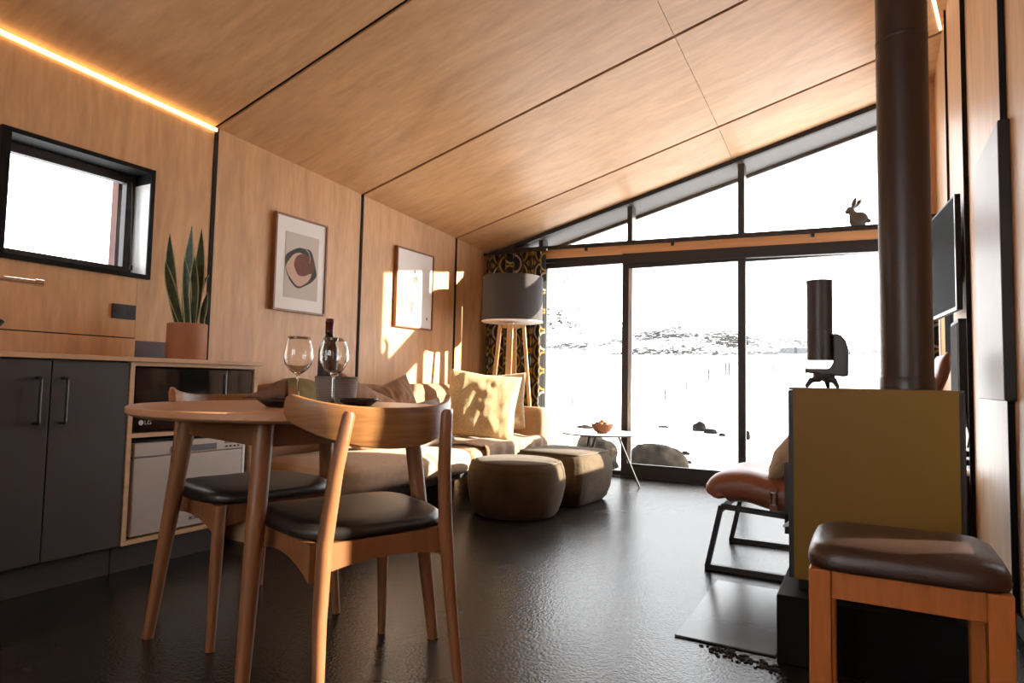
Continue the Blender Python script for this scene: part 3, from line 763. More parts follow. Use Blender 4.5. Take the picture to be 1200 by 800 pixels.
# ------------------------------------------------------------------ dining chairs
def make_chair(label, loc, rz, group):
    t = thing('dining_chair', label, 'chair', loc, rz, group)
    # seat pad: rounded trapezoid with soft domed top
    m = MB(); n = 48; rings = [(.90, .0, .425), (.985, .0, .428), (1.0, 0, .440), (.985, 0, .455), (.93, 0, .466), (.80, 0, .472), (.5, 0, .474), (0.0, 0, .473)]
    def out(a, s):
        ca, sa = cos(a), sin(a); e = 2 / 3.6
        x = abs(ca) ** e * (1 if ca >= 0 else -1); y = abs(sa) ** e * (1 if sa >= 0 else -1)
        wy = .235 - .022 * (1 - y) / 2 * 1.0
        return x * wy * s * (1.0 if y > 0 else 1.0), y * .222 * s + .012
    vs = []
    for s, _, z in rings[:-1]:
        for i in range(n):
            x, y = out(2 * pi * i / n, s); dip = -.010 * max(0, 1 - (abs(x) / .22) ** 2) * (1 if z > .46 else 0)
            vs.append((x, y, z + dip))
    vs.append((0, .012, .463)); vs.append((0, .012, .425))
    fs = [(r * n + i, r * n + (i + 1) % n, (r + 1) * n + (i + 1) % n, (r + 1) * n + i) for r in range(len(rings) - 2) for i in range(n)]
    top = len(vs) - 2
    fs += [((len(rings) - 2) * n + i, (len(rings) - 2) * n + (i + 1) % n, top) for i in range(n)] + [((i + 1) % n, i, top + 1) for i in range(n)]
    m.add(vs, fs); obj('seat', m, black_leather, t, smooth=True, local=True, angle=80)
    # rails with an arched lower edge
    m = MB()
    def rail(p, q, h0, h1, z):
        p, q = Vector(p), Vector(q); d = (q - p); s = Vector((d.y, -d.x, 0)).normalized() * .011
        k = 12; vs = []; fs = []
        for i in range(k + 1):
            u = i / k; c = p + d * u; h = h1 + (h0 - h1) * (abs(2 * u - 1) ** 2.2)
            vs += [c - s + Vector((0, 0, z - h)), c + s + Vector((0, 0, z - h)), c + s + Vector((0, 0, z)), c - s + Vector((0, 0, z))]
        for i in range(k):
            for j in range(4): fs.append((i * 4 + j, i * 4 + (j + 1) % 4, (i + 1) * 4 + (j + 1) % 4, (i + 1) * 4 + j))
        fs += [(3, 2, 1, 0), (k * 4, k * 4 + 1, k * 4 + 2, k * 4 + 3)]
        m.add(vs, fs)
    rail((-.185, -.195, 0), (.185, -.195, 0), .075, .052, .424)
    rail((-.195, .185, 0), (.195, .185, 0), .07, .05, .424)
    rail((-.19, -.195, 0), (-.198, .185, 0), .09, .05, .424)
    rail((.198, .185, 0), (.19, -.195, 0), .09, .05, .424)
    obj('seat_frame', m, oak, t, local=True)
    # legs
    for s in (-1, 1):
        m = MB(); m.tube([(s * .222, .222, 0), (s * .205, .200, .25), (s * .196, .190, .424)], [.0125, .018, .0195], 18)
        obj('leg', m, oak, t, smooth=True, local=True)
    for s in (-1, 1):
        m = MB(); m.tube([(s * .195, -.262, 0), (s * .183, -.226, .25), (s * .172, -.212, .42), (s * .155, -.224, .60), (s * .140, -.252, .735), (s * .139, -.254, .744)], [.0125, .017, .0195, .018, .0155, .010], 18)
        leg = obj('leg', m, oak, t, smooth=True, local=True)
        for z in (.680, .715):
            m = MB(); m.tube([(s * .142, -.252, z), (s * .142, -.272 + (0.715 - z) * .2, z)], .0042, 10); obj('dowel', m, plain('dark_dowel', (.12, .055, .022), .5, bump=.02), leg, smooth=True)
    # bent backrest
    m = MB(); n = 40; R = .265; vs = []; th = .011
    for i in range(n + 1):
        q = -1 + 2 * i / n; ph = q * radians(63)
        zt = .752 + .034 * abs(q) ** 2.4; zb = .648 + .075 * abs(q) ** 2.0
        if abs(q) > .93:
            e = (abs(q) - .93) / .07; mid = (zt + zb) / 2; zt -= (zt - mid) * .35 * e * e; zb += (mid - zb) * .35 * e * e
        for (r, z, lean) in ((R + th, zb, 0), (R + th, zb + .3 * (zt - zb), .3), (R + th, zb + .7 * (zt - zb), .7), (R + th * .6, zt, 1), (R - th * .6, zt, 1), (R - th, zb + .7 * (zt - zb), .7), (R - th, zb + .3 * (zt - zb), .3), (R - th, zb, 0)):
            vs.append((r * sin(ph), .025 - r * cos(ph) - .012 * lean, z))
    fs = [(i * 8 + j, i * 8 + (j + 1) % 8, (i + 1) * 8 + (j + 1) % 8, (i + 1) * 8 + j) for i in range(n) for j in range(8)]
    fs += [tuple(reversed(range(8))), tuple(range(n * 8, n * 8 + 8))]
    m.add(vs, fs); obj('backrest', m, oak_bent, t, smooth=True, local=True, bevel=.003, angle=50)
    return t
CG = 'oak chairs at the dining table'
def facing(dx, dy): return math.atan2(dy, dx) - pi / 2
chA = make_chair('oak chair with black seat in front of the table, its curved back to us', (-1.270, 1.406, 0), facing(-.925, .38), CG)
chB = dup(chA, (-1.900, 1.575, 0), facing(.975, -.2), 'oak chair tucked in behind the table, before the dishwasher', CG)

# ------------------------------------------------------------------ things on the dining table
def wine_glass(x, y, label, sc=1.0):
    m = MB()
    prof_o = [(0, .0), (.036, .0), (.0375, .0015), (.030, .004), (.010, .008), (.0045, .014), (.0036, .03), (.0034, .085), (.0045, .095), (.012, .102), (.030, .115), (.043, .135), (.0485, .158), (.046, .182), (.0385, .210), (.0345, .223)]
    prof_i = [(.0337, .223), (.0377, .210), (.0452, .182), (.0476, .158), (.042, .136), (.029, .1165), (.012, .105), (0, .1015)]
    m.lathe([(r * sc, z * sc) for r, z in prof_o + prof_i], (x, y, TT + .001), 40)
    o = obj('wine_glass', m, clear_glass, smooth=True, angle=80)
    return tag(o, label, 'wine glass', 'wine glasses on the dining table')
def at(px, py, depth):                       # view-ray helper used only while laying out (metres along the view axis)
    return cam.location + R3 * ((px - 600) / 756.944 * depth) + U3 * (-(py - 400) / 756.944 * depth) + F2 * depth
wine_glass(-1.640, 1.530, 'empty wine glass nearer the napkin, left of the bottle')
wine_glass(-1.550, 1.600, 'empty wine glass standing right in front of the wine bottle')

bt = thing('wine_bottle', 'dark wine bottle with red foil neck behind the wine glasses', 'bottle', (-1.757, 1.784, TT))
m = MB(); m.lathe([(0, .004), (.020, .002), (.034, .0), (.0375, .004), (.0375, .185), (.034, .205), (.022, .232), (.0155, .250), (.0142, .270), (.0142, .2705), (0, .2705)], (-1.757, 1.784, TT + .001), 36); obj('glass_body', m, bottle_glass, bt, smooth=True, angle=50)
m = MB(); m.lathe([(.0146, .238), (.0150, .262), (.0150, .292), (.0160, .293), (.0160, .303), (.0150, .304), (.0150, .310), (0, .311)], (-1.757, 1.784, TT + .001), 30); obj('foil', m, foil_red, bt, smooth=True, angle=50)
m = MB(); m.lathe([(.0378, .055), (.0380, .056), (.0380, .150), (.0378, .151)], (-1.757, 1.784, TT + .001), 36); obj('label_wrap', m, plain('black_label', (.015, .014, .015), .6, bump=.03), bt, smooth=True)

# ribbed grey planter bowl
m = MB(); pr = [(0, .002), (.060, 0)]
for i in range(21):
    z = .004 + i * .0044; r = .066 + .0075 * (i / 20) ** .8
    pr += [(r - .0009, z), (r + .0009, z + .0022)]
pr += [(.077, .094), (.070, .096), (.067, .094), (.063, .02), (0, .018)]
m.lathe(pr, (-1.626, 1.694, TT + .001), 48); o = obj('ribbed_bowl', m, grey_ceramic, smooth=True, angle=60)
tag(o, 'grey ribbed stoneware bowl beside the wine bottle', 'bowl')

def plate(name, x, y, r, label):
    m = MB(); m.lathe([(0, .004), (r * .55, .002), (r * .6, 0), (r * .66, .002), (r * .9, .014), (r, .021), (r * .985, .0235), (r * .88, .018), (r * .66, .007), (0, .0065)], (x, y, TT + .001), 48)
    o = obj(name, m, plate_black, smooth=True, angle=60); return tag(o, label, 'plate', 'black plates on the dining table')
plate('dinner_plate', -1.475, 1.640, .066, 'black plate right of the ribbed bowl, behind the chair back')
plate('dinner_plate', -1.560, 1.395, .070, 'black plate under the folded brown napkin')
# folded napkin standing as a wedge on the plate
m = MB()
vs = [(-1.735, 1.295, TT + .014), (-1.60, 1.385, TT + .014), (-1.585, 1.375, TT + .075), (-1.735, 1.293, TT + .020), (-1.69, 1.345, TT + .014), (-1.595, 1.42, TT + .014)]
m.grid(lambda u, v: (-1.635 + .10 * u - .02 * v, 1.335 + .065 * u + .045 * (v - .5) * (1 - .3 * u), TT + .026 + .055 * u * (1 - (2 * v - 1) ** 2) + .003 * sin(9 * u)), 14, 12)
o = obj('napkin', m, plain('brown_napkin', (.16, .075, .045), .85, var=.1, vscale=40, bump=.3, bscale=300), smooth=True, solid=.004, angle=80)
tag(o, 'folded brown cloth napkin standing on a black plate', 'napkin')

# ------------------------------------------------------------------ pictures on the wall
def picture_frame(y0, y1, z0, z1, label, depth=.035):
    t = thing('picture', label, 'picture', (XL, (y0 + y1) / 2, (z0 + z1) / 2))
    m = MB(); f = .012
    x0, x1 = XL + .001, XL + depth
    yz_frame(m, x0, x1, y0, y1, z0, z1, f)
    obj('frame', m, oak, t)
    obj('mount', MB().box((XL + .002, y0 + f, z0 + f), (XL + depth - .010, y1 - f, z1 - f)), paper, t)
    return t
def flat(poly, x, mat, name, par, th=.0008):
    m = MB(); m.prism(poly, th, (x, 0, 0), (0, 1, 0), (0, 0, 1)); return obj(name, m, mat, par)
def blob(cy, cz, ry, rz, rot=0, n=40, sq=2.0, wob=0.0, seed=0):
    out = []
    for i in range(n):
        a = 2 * pi * i / n; e = 2 / sq
        x = abs(cos(a)) ** e * (1 if cos(a) >= 0 else -1) * ry; y = abs(sin(a)) ** e * (1 if sin(a) >= 0 else -1) * rz
        w = 1 + wob * noise.noise(Vector((cos(a) * 1.5, sin(a) * 1.5, seed)))
        x, y = x * w, y * w
        out.append((cy + x * cos(rot) - y * sin(rot), cz + x * sin(rot) + y * cos(rot)))
    return out
p1 = picture_frame(2.82, 3.268, 1.245, 1.872, 'framed abstract print with rust and dark shapes, above the table')
X0 = XL + .026
flat([(2.905, 1.335), (3.195, 1.335), (3.195, 1.765), (2.905, 1.765)], X0, plain('print_beige', (.56, .50, .44), .7, var=.03), 'print_sheet', p1)
flat(blob(3.045, 1.545, .128, .122, .5, sq=3.0, wob=.12, seed=2), X0 + .001, plain('print_dark', (.035, .037, .035), .7, var=.1), 'dark_shape', p1)
flat(blob(3.03, 1.530, .108, .100, .9, sq=2.4, wob=.15, seed=5), X0 + .002, plain('print_blush', (.58, .40, .30), .7, var=.05), 'blush_shape', p1)
flat(blob(3.068, 1.562, .088, .072, .2, sq=2.3, wob=.15, seed=9), X0 + .003, plain('print_rust', (.15, .045, .022), .7, var=.15, vscale=30), 'rust_shape', p1)
m = MB(); m.tube([(X0 + .004, 3.07, 1.675), (X0 + .004, 3.10, 1.655), (X0 + .004, 3.115, 1.62), (X0 + .004, 3.11, 1.585)], .004, 8); obj('pale_stroke', m, plain('print_cream', (.62, .52, .42), .7, bump=.01), p1)
p2 = picture_frame(4.03, 4.53, 1.242, 1.888, 'framed grey watercolour figure on white, near the floor lamp')
wash = plain('grey_wash', (.23, .23, .23), .8, var=.5, vscale=25); wash2 = plain('dark_wash', (.12, .12, .125), .8, var=.5, vscale=25)
flat(blob(4.285, 1.54, .072, .125, .05, wob=.5, seed=1), X0 + .001, wash, 'wash_body', p2)
flat(blob(4.275, 1.665, .042, .055, .2, wob=.5, seed=3), X0 + .002, wash2, 'wash_head', p2)
flat(blob(4.25, 1.43, .03, .06, .0, wob=.4, seed=6), X0 + .002, wash2, 'wash_leg', p2)
flat(blob(4.325, 1.43, .028, .065, .1, wob=.4, seed=7), X0 + .002, wash, 'wash_leg', p2)
flat(blob(4.45, 1.335, .010, .012, .1, wob=.4, seed=8), X0 + .002, wash2, 'seal_mark', p2)

# ------------------------------------------------------------------ LED strips
m = MB(); m.hexa([(XL + .002, -2.5, ceil_z(XL, -2.5) - .034), (XL + .016, -2.5, ceil_z(XL, -2.5) - .034), (XL + .016, 2.384, ceil_z(XL, 2.384) - .028), (XL + .002, 2.384, ceil_z(XL, 2.384) - .028),
                  (XL + .002, -2.5, ceil_z(XL, -2.5) - .014), (XL + .016, -2.5, ceil_z(XL, -2.5) - .014), (XL + .016, 2.384, ceil_z(XL, 2.384) - .010), (XL + .002, 2.384, ceil_z(XL, 2.384) - .010)])
o = obj('led_strip', m, led_mat); tag(o, 'warm glowing light strip above the kitchen window wall', 'light strip')
m = MB()
def cz(x, y): return ceil_z(x, y)
m.hexa([(.325, 4.20, cz(.325, 4.20) - .010), (.345, 4.20, cz(.345, 4.20) - .010), (.478 - .02, 4.86, cz(.458, 4.86) - .010), (.462 - .02, 4.86, cz(.442, 4.86) - .010),
        (.325, 4.20, cz(.325, 4.20) - .001), (.345, 4.20, cz(.345, 4.20) - .001), (.458, 4.86, cz(.458, 4.86) - .001), (.442, 4.86, cz(.442, 4.86) - .001)])
o = obj('led_strip', m, led_soft); tag(o, 'short pale light strip on the ceiling right of the flue', 'light strip')

# ------------------------------------------------------------------ curtains
CUR = curtain_mat()
def curtain(x0, x1, y, z0, z1, amp, folds, label, nu=150):
    mb = MB(); uvs = []; nv = 16; vs = []
    arc = 0; prev = None; us = []
    for i in range(nu + 1):
        u = i / nu; x = x0 + (x1 - x0) * u; ph = u * folds * 2 * pi
        p = Vector((x + .012 * sin(ph * 2 + .6), y + amp * sin(ph) + .25 * amp * sin(2.3 * ph + 1), 0))
        if prev is not None: arc += (p - prev).length
        prev = p; us.append(arc)
    for j in range(nv + 1):
        v = j / nv
        for i in range(nu + 1):
            u = i / nu; ph = u * folds * 2 * pi; a = amp * (0.8 + .35 * (1 - v))
            x = x0 + (x1 - x0) * u + .012 * sin(ph * 2 + .6)
            vs.append((x, y + a * sin(ph + .25 * sin(3 * v)) + .25 * a * sin(2.3 * ph + 1), z0 + (z1 - z0) * v)); uvs.append((us[i] / .165, (z0 + (z1 - z0) * v) / .185))
    w = nu + 1
    mb.add(vs, [(j * w + i, j * w + i + 1, (j + 1) * w + i + 1, (j + 1) * w + i) for j in range(nv) for i in range(nu)])
    t = thing('curtain', label, 'curtain', ((x0 + x1) / 2, y, z0), 0, 'oval print curtains at the glass doors')
    o = obj('cloth', mb, CUR, t, smooth=True, angle=180, recalc=False, solid=.003)
    uv = o.data.uv_layers.new(name='UVMap')
    for lp in o.data.loops: uv.data[lp.index].uv = uvs[lp.vertex_index]
    m = MB(); m.bar((x0 - .02, y, z1 + .012), (x1 + .02, y, z1 + .012), .03, .02); obj('curtain_track', m, black_metal, t)
    return t
curtain(-3.26, -2.62, 5.385, .03, 2.045, .035, 7, 'black curtain with mustard ovals gathered behind the floor lamp')
curtain(.27, .445, 5.40, .03, 2.045, .026, 2.5, 'black curtain with mustard ovals beside the wall screen')

# ------------------------------------------------------------------ sofa bed
sf = thing('sofa_bed', 'low tan sofa bed along the plywood wall', 'sofa', (-2.8, 3.8, 0))
def slab(x0, x1, y0, y1, z0, z1, r=.05, puff=.012, nx=18, ny=26, seed=0, wr=.004):
    """upholstered block: superellipsoid with flat faces"""
    bm = bmesh.new(); bmesh.ops.create_cube(bm, size=2.0); bmesh.ops.subdivide_edges(bm, edges=bm.edges, cuts=14, use_grid_fill=True)
    sx_, sy_, sz_ = (x1 - x0) / 2, (y1 - y0) / 2, (z1 - z0) / 2; c = Vector(((x0 + x1) / 2, (y0 + y1) / 2, (z0 + z1) / 2))
    vs = []
    for v in bm.verts:
        q = Vector((v.co.x * sx_, v.co.y * sy_, v.co.z * sz_))
        inner = Vector((max(-sx_ + r, min(sx_ - r, q.x)), max(-sy_ + r, min(sy_ - r, q.y)), max(-sz_ + r, min(sz_ - r, q.z))))
        d = q - inner
        if d.length > 1e-6:
            q = inner + d.normalized() * min(r, max(abs(d.x), abs(d.y), abs(d.z)))
        fx, fy, fz = 1 - v.co.x ** 2, 1 - v.co.y ** 2, 1 - v.co.z ** 2
        if abs(v.co.z) > .98: q.z += math.copysign(puff * fx * fy, v.co.z)
        if abs(v.co.x) > .98: q.x += math.copysign(puff * fy * fz, v.co.x)
        if abs(v.co.y) > .98: q.y += math.copysign(puff * fx * fz, v.co.y)
        w = q + c
        w += Vector((1, 1, 1)) * wr * noise.noise(w * 6 + Vector((seed, seed, 0)))
        vs.append(w)
    fs = [[v.index for v in f.verts] for f in bm.faces]; bm.verts.ensure_lookup_table(); bm.free()
    m = MB(); m.add(vs, fs); return m
obj('frame', MB().box((-3.05, 2.66, .155), (-2.42, 4.98, .19)), black_metal, sf)
for x, y in ((-2.47, 2.75), (-2.47, 3.70), (-2.47, 4.90), (-3.0, 2.75), (-3.0, 4.90)):
    m = MB(); m.tube([(x, y, 0), (x, y, .156)], [.012, .017], 12); obj('leg', m, black_metal, sf, smooth=True)
obj('seat_cushion', slab(-3.10, -2.36, 2.60, 3.80, .19, .355, .06, .012, seed=1), sofa_fab, sf, smooth=True, angle=180)
obj('seat_cushion', slab(-3.10, -2.36, 3.81, 4.94, .19, .350, .06, .012, seed=2), sofa_fab, sf, smooth=True, angle=180)
obj('armrest', slab(-3.12, -2.41, 4.945, 5.10, .19, .605, .035, .006, seed=3), sofa_side, sf, smooth=True, angle=180)
def tilted(m, c, rx=0, ry=0, rz=0):
    c = Vector(c); T = Matrix.Translation(c) @ Euler((rx, ry, rz)).to_matrix().to_4x4() @ Matrix.Translation(-c); return m.xform(T)
obj('back_cushion', tilted(slab(-3.22, -3.06, 2.60, 3.80, .33, .77, .06, .02, seed=4), (-3.15, 3.2, .5), ry=radians(-6)), sofa_side, sf, smooth=True, angle=180)
obj('back_cushion', tilted(slab(-3.22, -3.06, 3.81, 4.94, .33, .77, .06, .02, seed=5), (-3.15, 4.4, .5), ry=radians(-6)), sofa_side, sf, smooth=True, angle=180)

def pillow(name, label, c, w, h, t, mat, rot, group=None, wr=.012, seed=0, stripe=None):
    """square cushion with pinched corners, sewn edge and soft creases"""
    n = 36; vs = []; fs = []
    def pt(u, v, sgn):
        x, y = 2 * u - 1, 2 * v - 1
        ex = w / 2 * x * (1 - .07 * (1 - abs(y)) ** 1.0 * abs(x) ** 3); ey = h / 2 * y * (1 - .07 * (1 - abs(x)) * abs(y) ** 3)
        th = t / 2 * ((1 - abs(x) ** 2.6) * (1 - abs(y) ** 2.6)) ** .55
        cr = wr * (noise.noise(Vector((x * 3.2, y * 3.2, seed + sgn))) + .6 * noise.noise(Vector((x * 8, y * 2.5, seed + 7)))) * min(1, th / (t * .25))
        return Vector((ex, sgn * (th + max(-th * .8, cr)), ey))
    for sgn in (1, -1):
        b = len(vs)
        vs += [pt(i / n, j / n, sgn) for j in range(n + 1) for i in range(n + 1)]
        fs += [((b + j * (n + 1) + i), (b + j * (n + 1) + i + 1), (b + (j + 1) * (n + 1) + i + 1), (b + (j + 1) * (n + 1) + i)) for j in range(n) for i in range(n)]
    m = MB(); m.add(vs, fs)
    m.xform(Matrix.Translation(Vector(c)) @ Euler(rot, 'XYZ').to_matrix().to_4x4())
    o = obj(name, m, mat, smooth=True, angle=180)
    bm = bmesh.new(); bm.from_mesh(o.data); bmesh.ops.remove_doubles(bm, verts=bm.verts, dist=1e-4); bmesh.ops.recalc_face_normals(bm, faces=bm.faces); bm.to_mesh(o.data); bm.free()
    return tag(o, label, 'cushion', group)
PG = 'scatter cushions on the sofa bed'
pillow('throw_pillow', 'large pale linen cushion propped at the far sofa end', (-2.68, 4.40, .625), .58, .54, .18, linen, (radians(-14), radians(6), radians(24)), PG, .014, 1)
pillow('throw_pillow', 'linen cushion almost hidden behind the large pale one', (-2.735, 4.745, .650), .50, .48, .14, linen2, (radians(-10), radians(-3), radians(14)), PG, .012, 4)
striped = plain('grey_striped_cloth', (.30, .27, .25), .9, var=.25, vscale=40, bump=.3, bscale=260)
pillow('throw_pillow', 'grey cushion slumped against the large linen one', (-2.80, 3.78, .50), .42, .36, .15, striped, (radians(-30), radians(-10), radians(62)), PG, .012, 8)
pillow('throw_pillow', 'rust brown velvet cushion with a crumpled peak, behind the ribbed bowl', (-2.86, 3.20, .575), .48, .44, .17, brown_cloth, (radians(-12), radians(24), radians(74)), PG, .016, 11)
pillow('throw_pillow', 'brown velvet cushion beside the grey one', (-2.93, 3.62, .585), .46, .44, .16, brown_cloth, (radians(-12), radians(-18), radians(80)), PG, .016, 14)
# rolled olive blanket on the near end of the sofa back
m = MB()
pts = [Vector((-2.98, 2.55, .66)), Vector((-2.97, 2.70, .70)), Vector((-2.98, 2.85, .70)), Vector((-3.0, 3.02, .68))]
m.tube(pts, [.10, .125, .12, .10], 22); 
for i, v in enumerate(m.v): m.v[i] = v + Vector((1, .6, 1)) * .02 * noise.noise(v * 9)
o = obj('rolled_blanket', m, olive_cloth, smooth=True, angle=180, subsurf=1); tag(o, 'rolled olive blanket on the near sofa end, behind the wine glass', 'blanket')
# throw over the far seat cushion with a fringed edge
def throw_fn(u, v):
    y = 3.90 + .98 * u + .05 * v * (0.5 - u); s = v * .98
    if s < .60:
        x = -2.96 + s; z = .371 + .008 * noise.noise(Vector((x * 9, y * 5, 1))) + .006 * sin(x * 24 + 3 * y)
    else:
        a = min(1, (s - .60) / .12); b = max(0, s - .72)
        x = -2.36 + .030 * sin(a * pi / 2); z = .371 - .045 * (1 - cos(a * pi / 2)) - b
        x += .006 * sin(y * 40)
    return (x, y, z)
m = MB(); m.grid(throw_fn, 48, 56)
th = thing('throw_blanket', 'brown throw spread over the far sofa seat, fringe hanging down', 'blanket', (-2.6, 4.4, .36))
obj('cloth', m, plain('throw_wool', (.36, .235, .15), .92, var=.2, vscale=40, bump=.5, bscale=300, sheen=.2), th, smooth=True, angle=180, solid=.008)
m = MB()
for i in range(70):
    y = 3.89 + .99 * i / 69; x, _, z = throw_fn(i / 69, 1)
    m.tube([(x, y, z + .01), (x + .004 * sin(i * 3), y + .004, z - .03), (x + .002, y + .003 * sin(i * 7), z - .055)], .003, 5)
fr = obj('fringe', m, plain('fringe_wool', (.55, .50, .45), .9, var=.1), th, smooth=True); fr['kind'] = 'stuff'

# ------------------------------------------------------------------ poufs
def pouf(name, label, c, rx, ry, h, sq, rot, seed, seams):
    t = thing(name, label, 'pouf', (c[0], c[1], 0), 0, 'taupe velvet poufs before the sofa')
    n = 72; m = MB(); rows = []
    prof = [(.0, .004), (.70, .002), (.80, .004), (.88, .03), (.955, .10), (.995, .18), (1.0, .23), (.98, .285), (.93, .325), (.885, h - .012), (.872, h - .004), (.86, h), (.80, h + .006), (.5, h + .014), (0, h + .016)]
    vs = []; e = 2 / sq
    for r, z in prof:
        for i in range(n):
            a = 2 * pi * i / n
            x = abs(cos(a)) ** e * math.copysign(1, cos(a)) * rx * r; y = abs(sin(a)) ** e * math.copysign(1, sin(a)) * ry * r
            k_ = 1
            if .02 < z < h - .01: k_ = 1 + .022 * noise.noise(Vector((cos(a) * 2.5, sin(a) * 2.5, z * 7 + seed))) + .012 * noise.noise(Vector((cos(a) * 7, sin(a) * 7, z * 14 + seed)))
            x, y = x * k_, y * k_
            vs.append((c[0] + x * cos(rot) - y * sin(rot), c[1] + x * sin(rot) + y * cos(rot), z))
    fs = [(j * n + i, j * n + (i + 1) % n, (j + 1) * n + (i + 1) % n, (j + 1) * n + i) for j in range(len(prof) - 1) for i in range(n)]
    m.add(vs, fs); obj('cover', m, pouf_vel, t, smooth=True, angle=180)
    m = MB(); r = .879; loop = []
    for i in range(n + 1):
        a = 2 * pi * i / n
        x = abs(cos(a)) ** e * math.copysign(1, cos(a)) * rx * r; y = abs(sin(a)) ** e * math.copysign(1, sin(a)) * ry * r
        loop.append((c[0] + x * cos(rot) - y * sin(rot), c[1] + x * sin(rot) + y * cos(rot), h - .003))
    m.tube(loop, .0045, 8, caps=False); obj('piping', m, plain('pouf_piping', (.10, .075, .052), .7, var=.1), t, smooth=True)
    return t
pouf('pouf', 'round taupe velvet pouf nearest the sofa front', (-1.935, 3.625), .305, .305, .330, 2.0, 0, 1.0, 0)
pouf('pouf', 'square taupe velvet pouf behind the round one', (-1.885, 4.24), .280, .290, .345, 7.0, radians(-4), 5.0, 4)

# ------------------------------------------------------------------ floor lamp
LX, LY = -2.745, 5.0
fl = thing('floor_lamp', 'tripod floor lamp with a grey drum shade in the corner', 'lamp', (LX, LY, 0))
m = MB(); R = .268; zb_, zt_ = 1.352, 1.742
m.lathe([(R, zb_), (R + .002, zb_ + .004), (R, zt_ - .004), (R - .002, zt_), (R - .006, zt_), (R - .006, zb_ + .004), (R - .004, zb_)], (LX, LY, 0), 64)
obj('lamp_shade', m, shade_cloth, fl, smooth=True, angle=60)
m = MB(); m.lathe([(0, zb_ + .004), (R - .008, zb_ + .004), (R - .001, zb_ - .002), (R + .004, zb_ - .001), (R + .004, zb_ - .008), (R - .004, zb_ - .010), (0, zb_ - .006)], (LX, LY, 0), 64); obj('diffuser', m, plain('white_acrylic', (.82, .80, .78), .4, var=.02), fl, smooth=True, angle=60)
m = MB(); m.tube([(LX, LY, 1.20), (LX, LY, 1.36)], .014, 14); obj('stem', m, chrome, fl, smooth=True)
lampwood = wood('lamp_wood', (.52, .31, .14), (14, 14, 1.2), .15, .45)
m = MB(); m.lathe([(0, 1.295), (.11, 1.295), (.11, 1.32), (0, 1.32)], (LX, LY, 0), 4); obj('top_block', m, lampwood, fl)
for a in (20, 110, 200, 290):
    dx, dy = cos(radians(a)), sin(radians(a))
    m = MB(); m.bar((LX + .105 * dx, LY + .105 * dy, 1.32), (LX + .225 * dx, LY + .225 * dy, 0.0), .052, .028, (dx, dy, 0)); obj('leg', m, lampwood, fl, bevel=.003)
m = MB(); m.tube([(LX, LY, 1.21), (LX + .012, LY - .02, .9), (LX - .01, LY, .4), (LX + .0, LY + .02, .012), (LX - .1, LY + .1, .006)], .004, 8); obj('cord', m, plain('pale_cord', (.5, .47, .43), .6, bump=.02), fl, smooth=True)

# ------------------------------------------------------------------ coffee table and fruit bowl
CX, CY, CZ = -1.875, 4.95, .425
ct = thing('coffee_table', 'small round white coffee table on thin dark legs by the glass', 'table', (CX, CY, 0))
m = MB(); m.lathe([(0, CZ - .012), (.315, CZ - .012), (.325, CZ - .003), (.323, CZ - .001)], (CX, CY, 0), 72); obj('edge_band', m, black_metal, ct, smooth=True, angle=40)
m = MB(); m.lathe([(0, CZ - .0025), (.322, CZ - .002), (.320, CZ), (0, CZ)], (CX, CY, 0), 72); obj('tabletop', m, white_paint, ct, smooth=True, angle=40)
for a in (19, 139, 259):
    dx, dy = cos(radians(a)), sin(radians(a))
    m = MB()
    for s in (-1, 1):
        ox, oy = -dy * .03 * s, dx * .03 * s
        m.tube([(CX + .13 * dx + ox, CY + .13 * dy + oy, CZ - .012), (CX + .305 * dx, CY + .305 * dy, .004)], .0075, 10)
    obj('leg', m, black_metal, ct, smooth=True)
fb = thing('fruit_bowl', 'small copper wire bowl on the white coffee table', 'bowl', (CX + .03, CY - .06, CZ))
bx, by = CX + .03, CY - .06
wire = plain('copper_wire', (.15, .05, .02), .45, .6, bump=.02)
m = MB(); m.lathe([(0, .004), (.035, .003), (.062, .018), (.082, .045), (.090, .075), (.088, .0755), (.079, .046), (.060, .022), (.033, .007), (0, .007)], (bx, by, CZ), 36); obj('bowl', m, wire, fb, smooth=True, angle=60)
m = MB(); m.lathe([(0, 0), (.04, 0), (.042, .003), (0, .004)], (bx, by, CZ + .0005), 24); obj('foot', m, wire, fb, smooth=True)
fruit_cols = [plain('orange_peel', (.55, .20, .03), .5, var=.1, bump=.1, bscale=200), plain('dark_plum', (.10, .03, .02), .4, var=.2), plain('amber_fruit', (.45, .22, .05), .5, var=.1)]
names = [('orange', 'orange'), ('plum', 'fruit'), ('apricot', 'fruit')]
for i in range(7):
    a = i * 2.4; r = .042 if i else 0.0
    px, py, pz = bx + r * cos(a), by + r * sin(a), CZ + .066 + (.02 if i == 0 else 0) + .004 * (i % 2)
    kf = i % 3
    nm, ca = names[kf]
    f_ = thing(nm, ['small bright orange fruit lying in the copper bowl', 'dark plum lying in the copper bowl', 'amber apricot lying in the copper bowl'][kf], ca, (px, py, pz), 0, nm + 's in the copper bowl')
    m = MB(); m.lathe([(0, -.023), (.010, -.021), (.019, -.012), (.0225, 0), (.019, .013), (.009, .021), (.002, .0195), (0, .0195)], (px, py, pz), 20); obj('flesh', m, fruit_cols[kf], f_, smooth=True, angle=180)
    m = MB(); m.tube([(px, py, pz + .018), (px + .004, py, pz + .036)], [.0022, .003], 6); obj('stem', m, plain('fruit_stem', (.05, .03, .02), .8, bump=.05), f_, smooth=True)

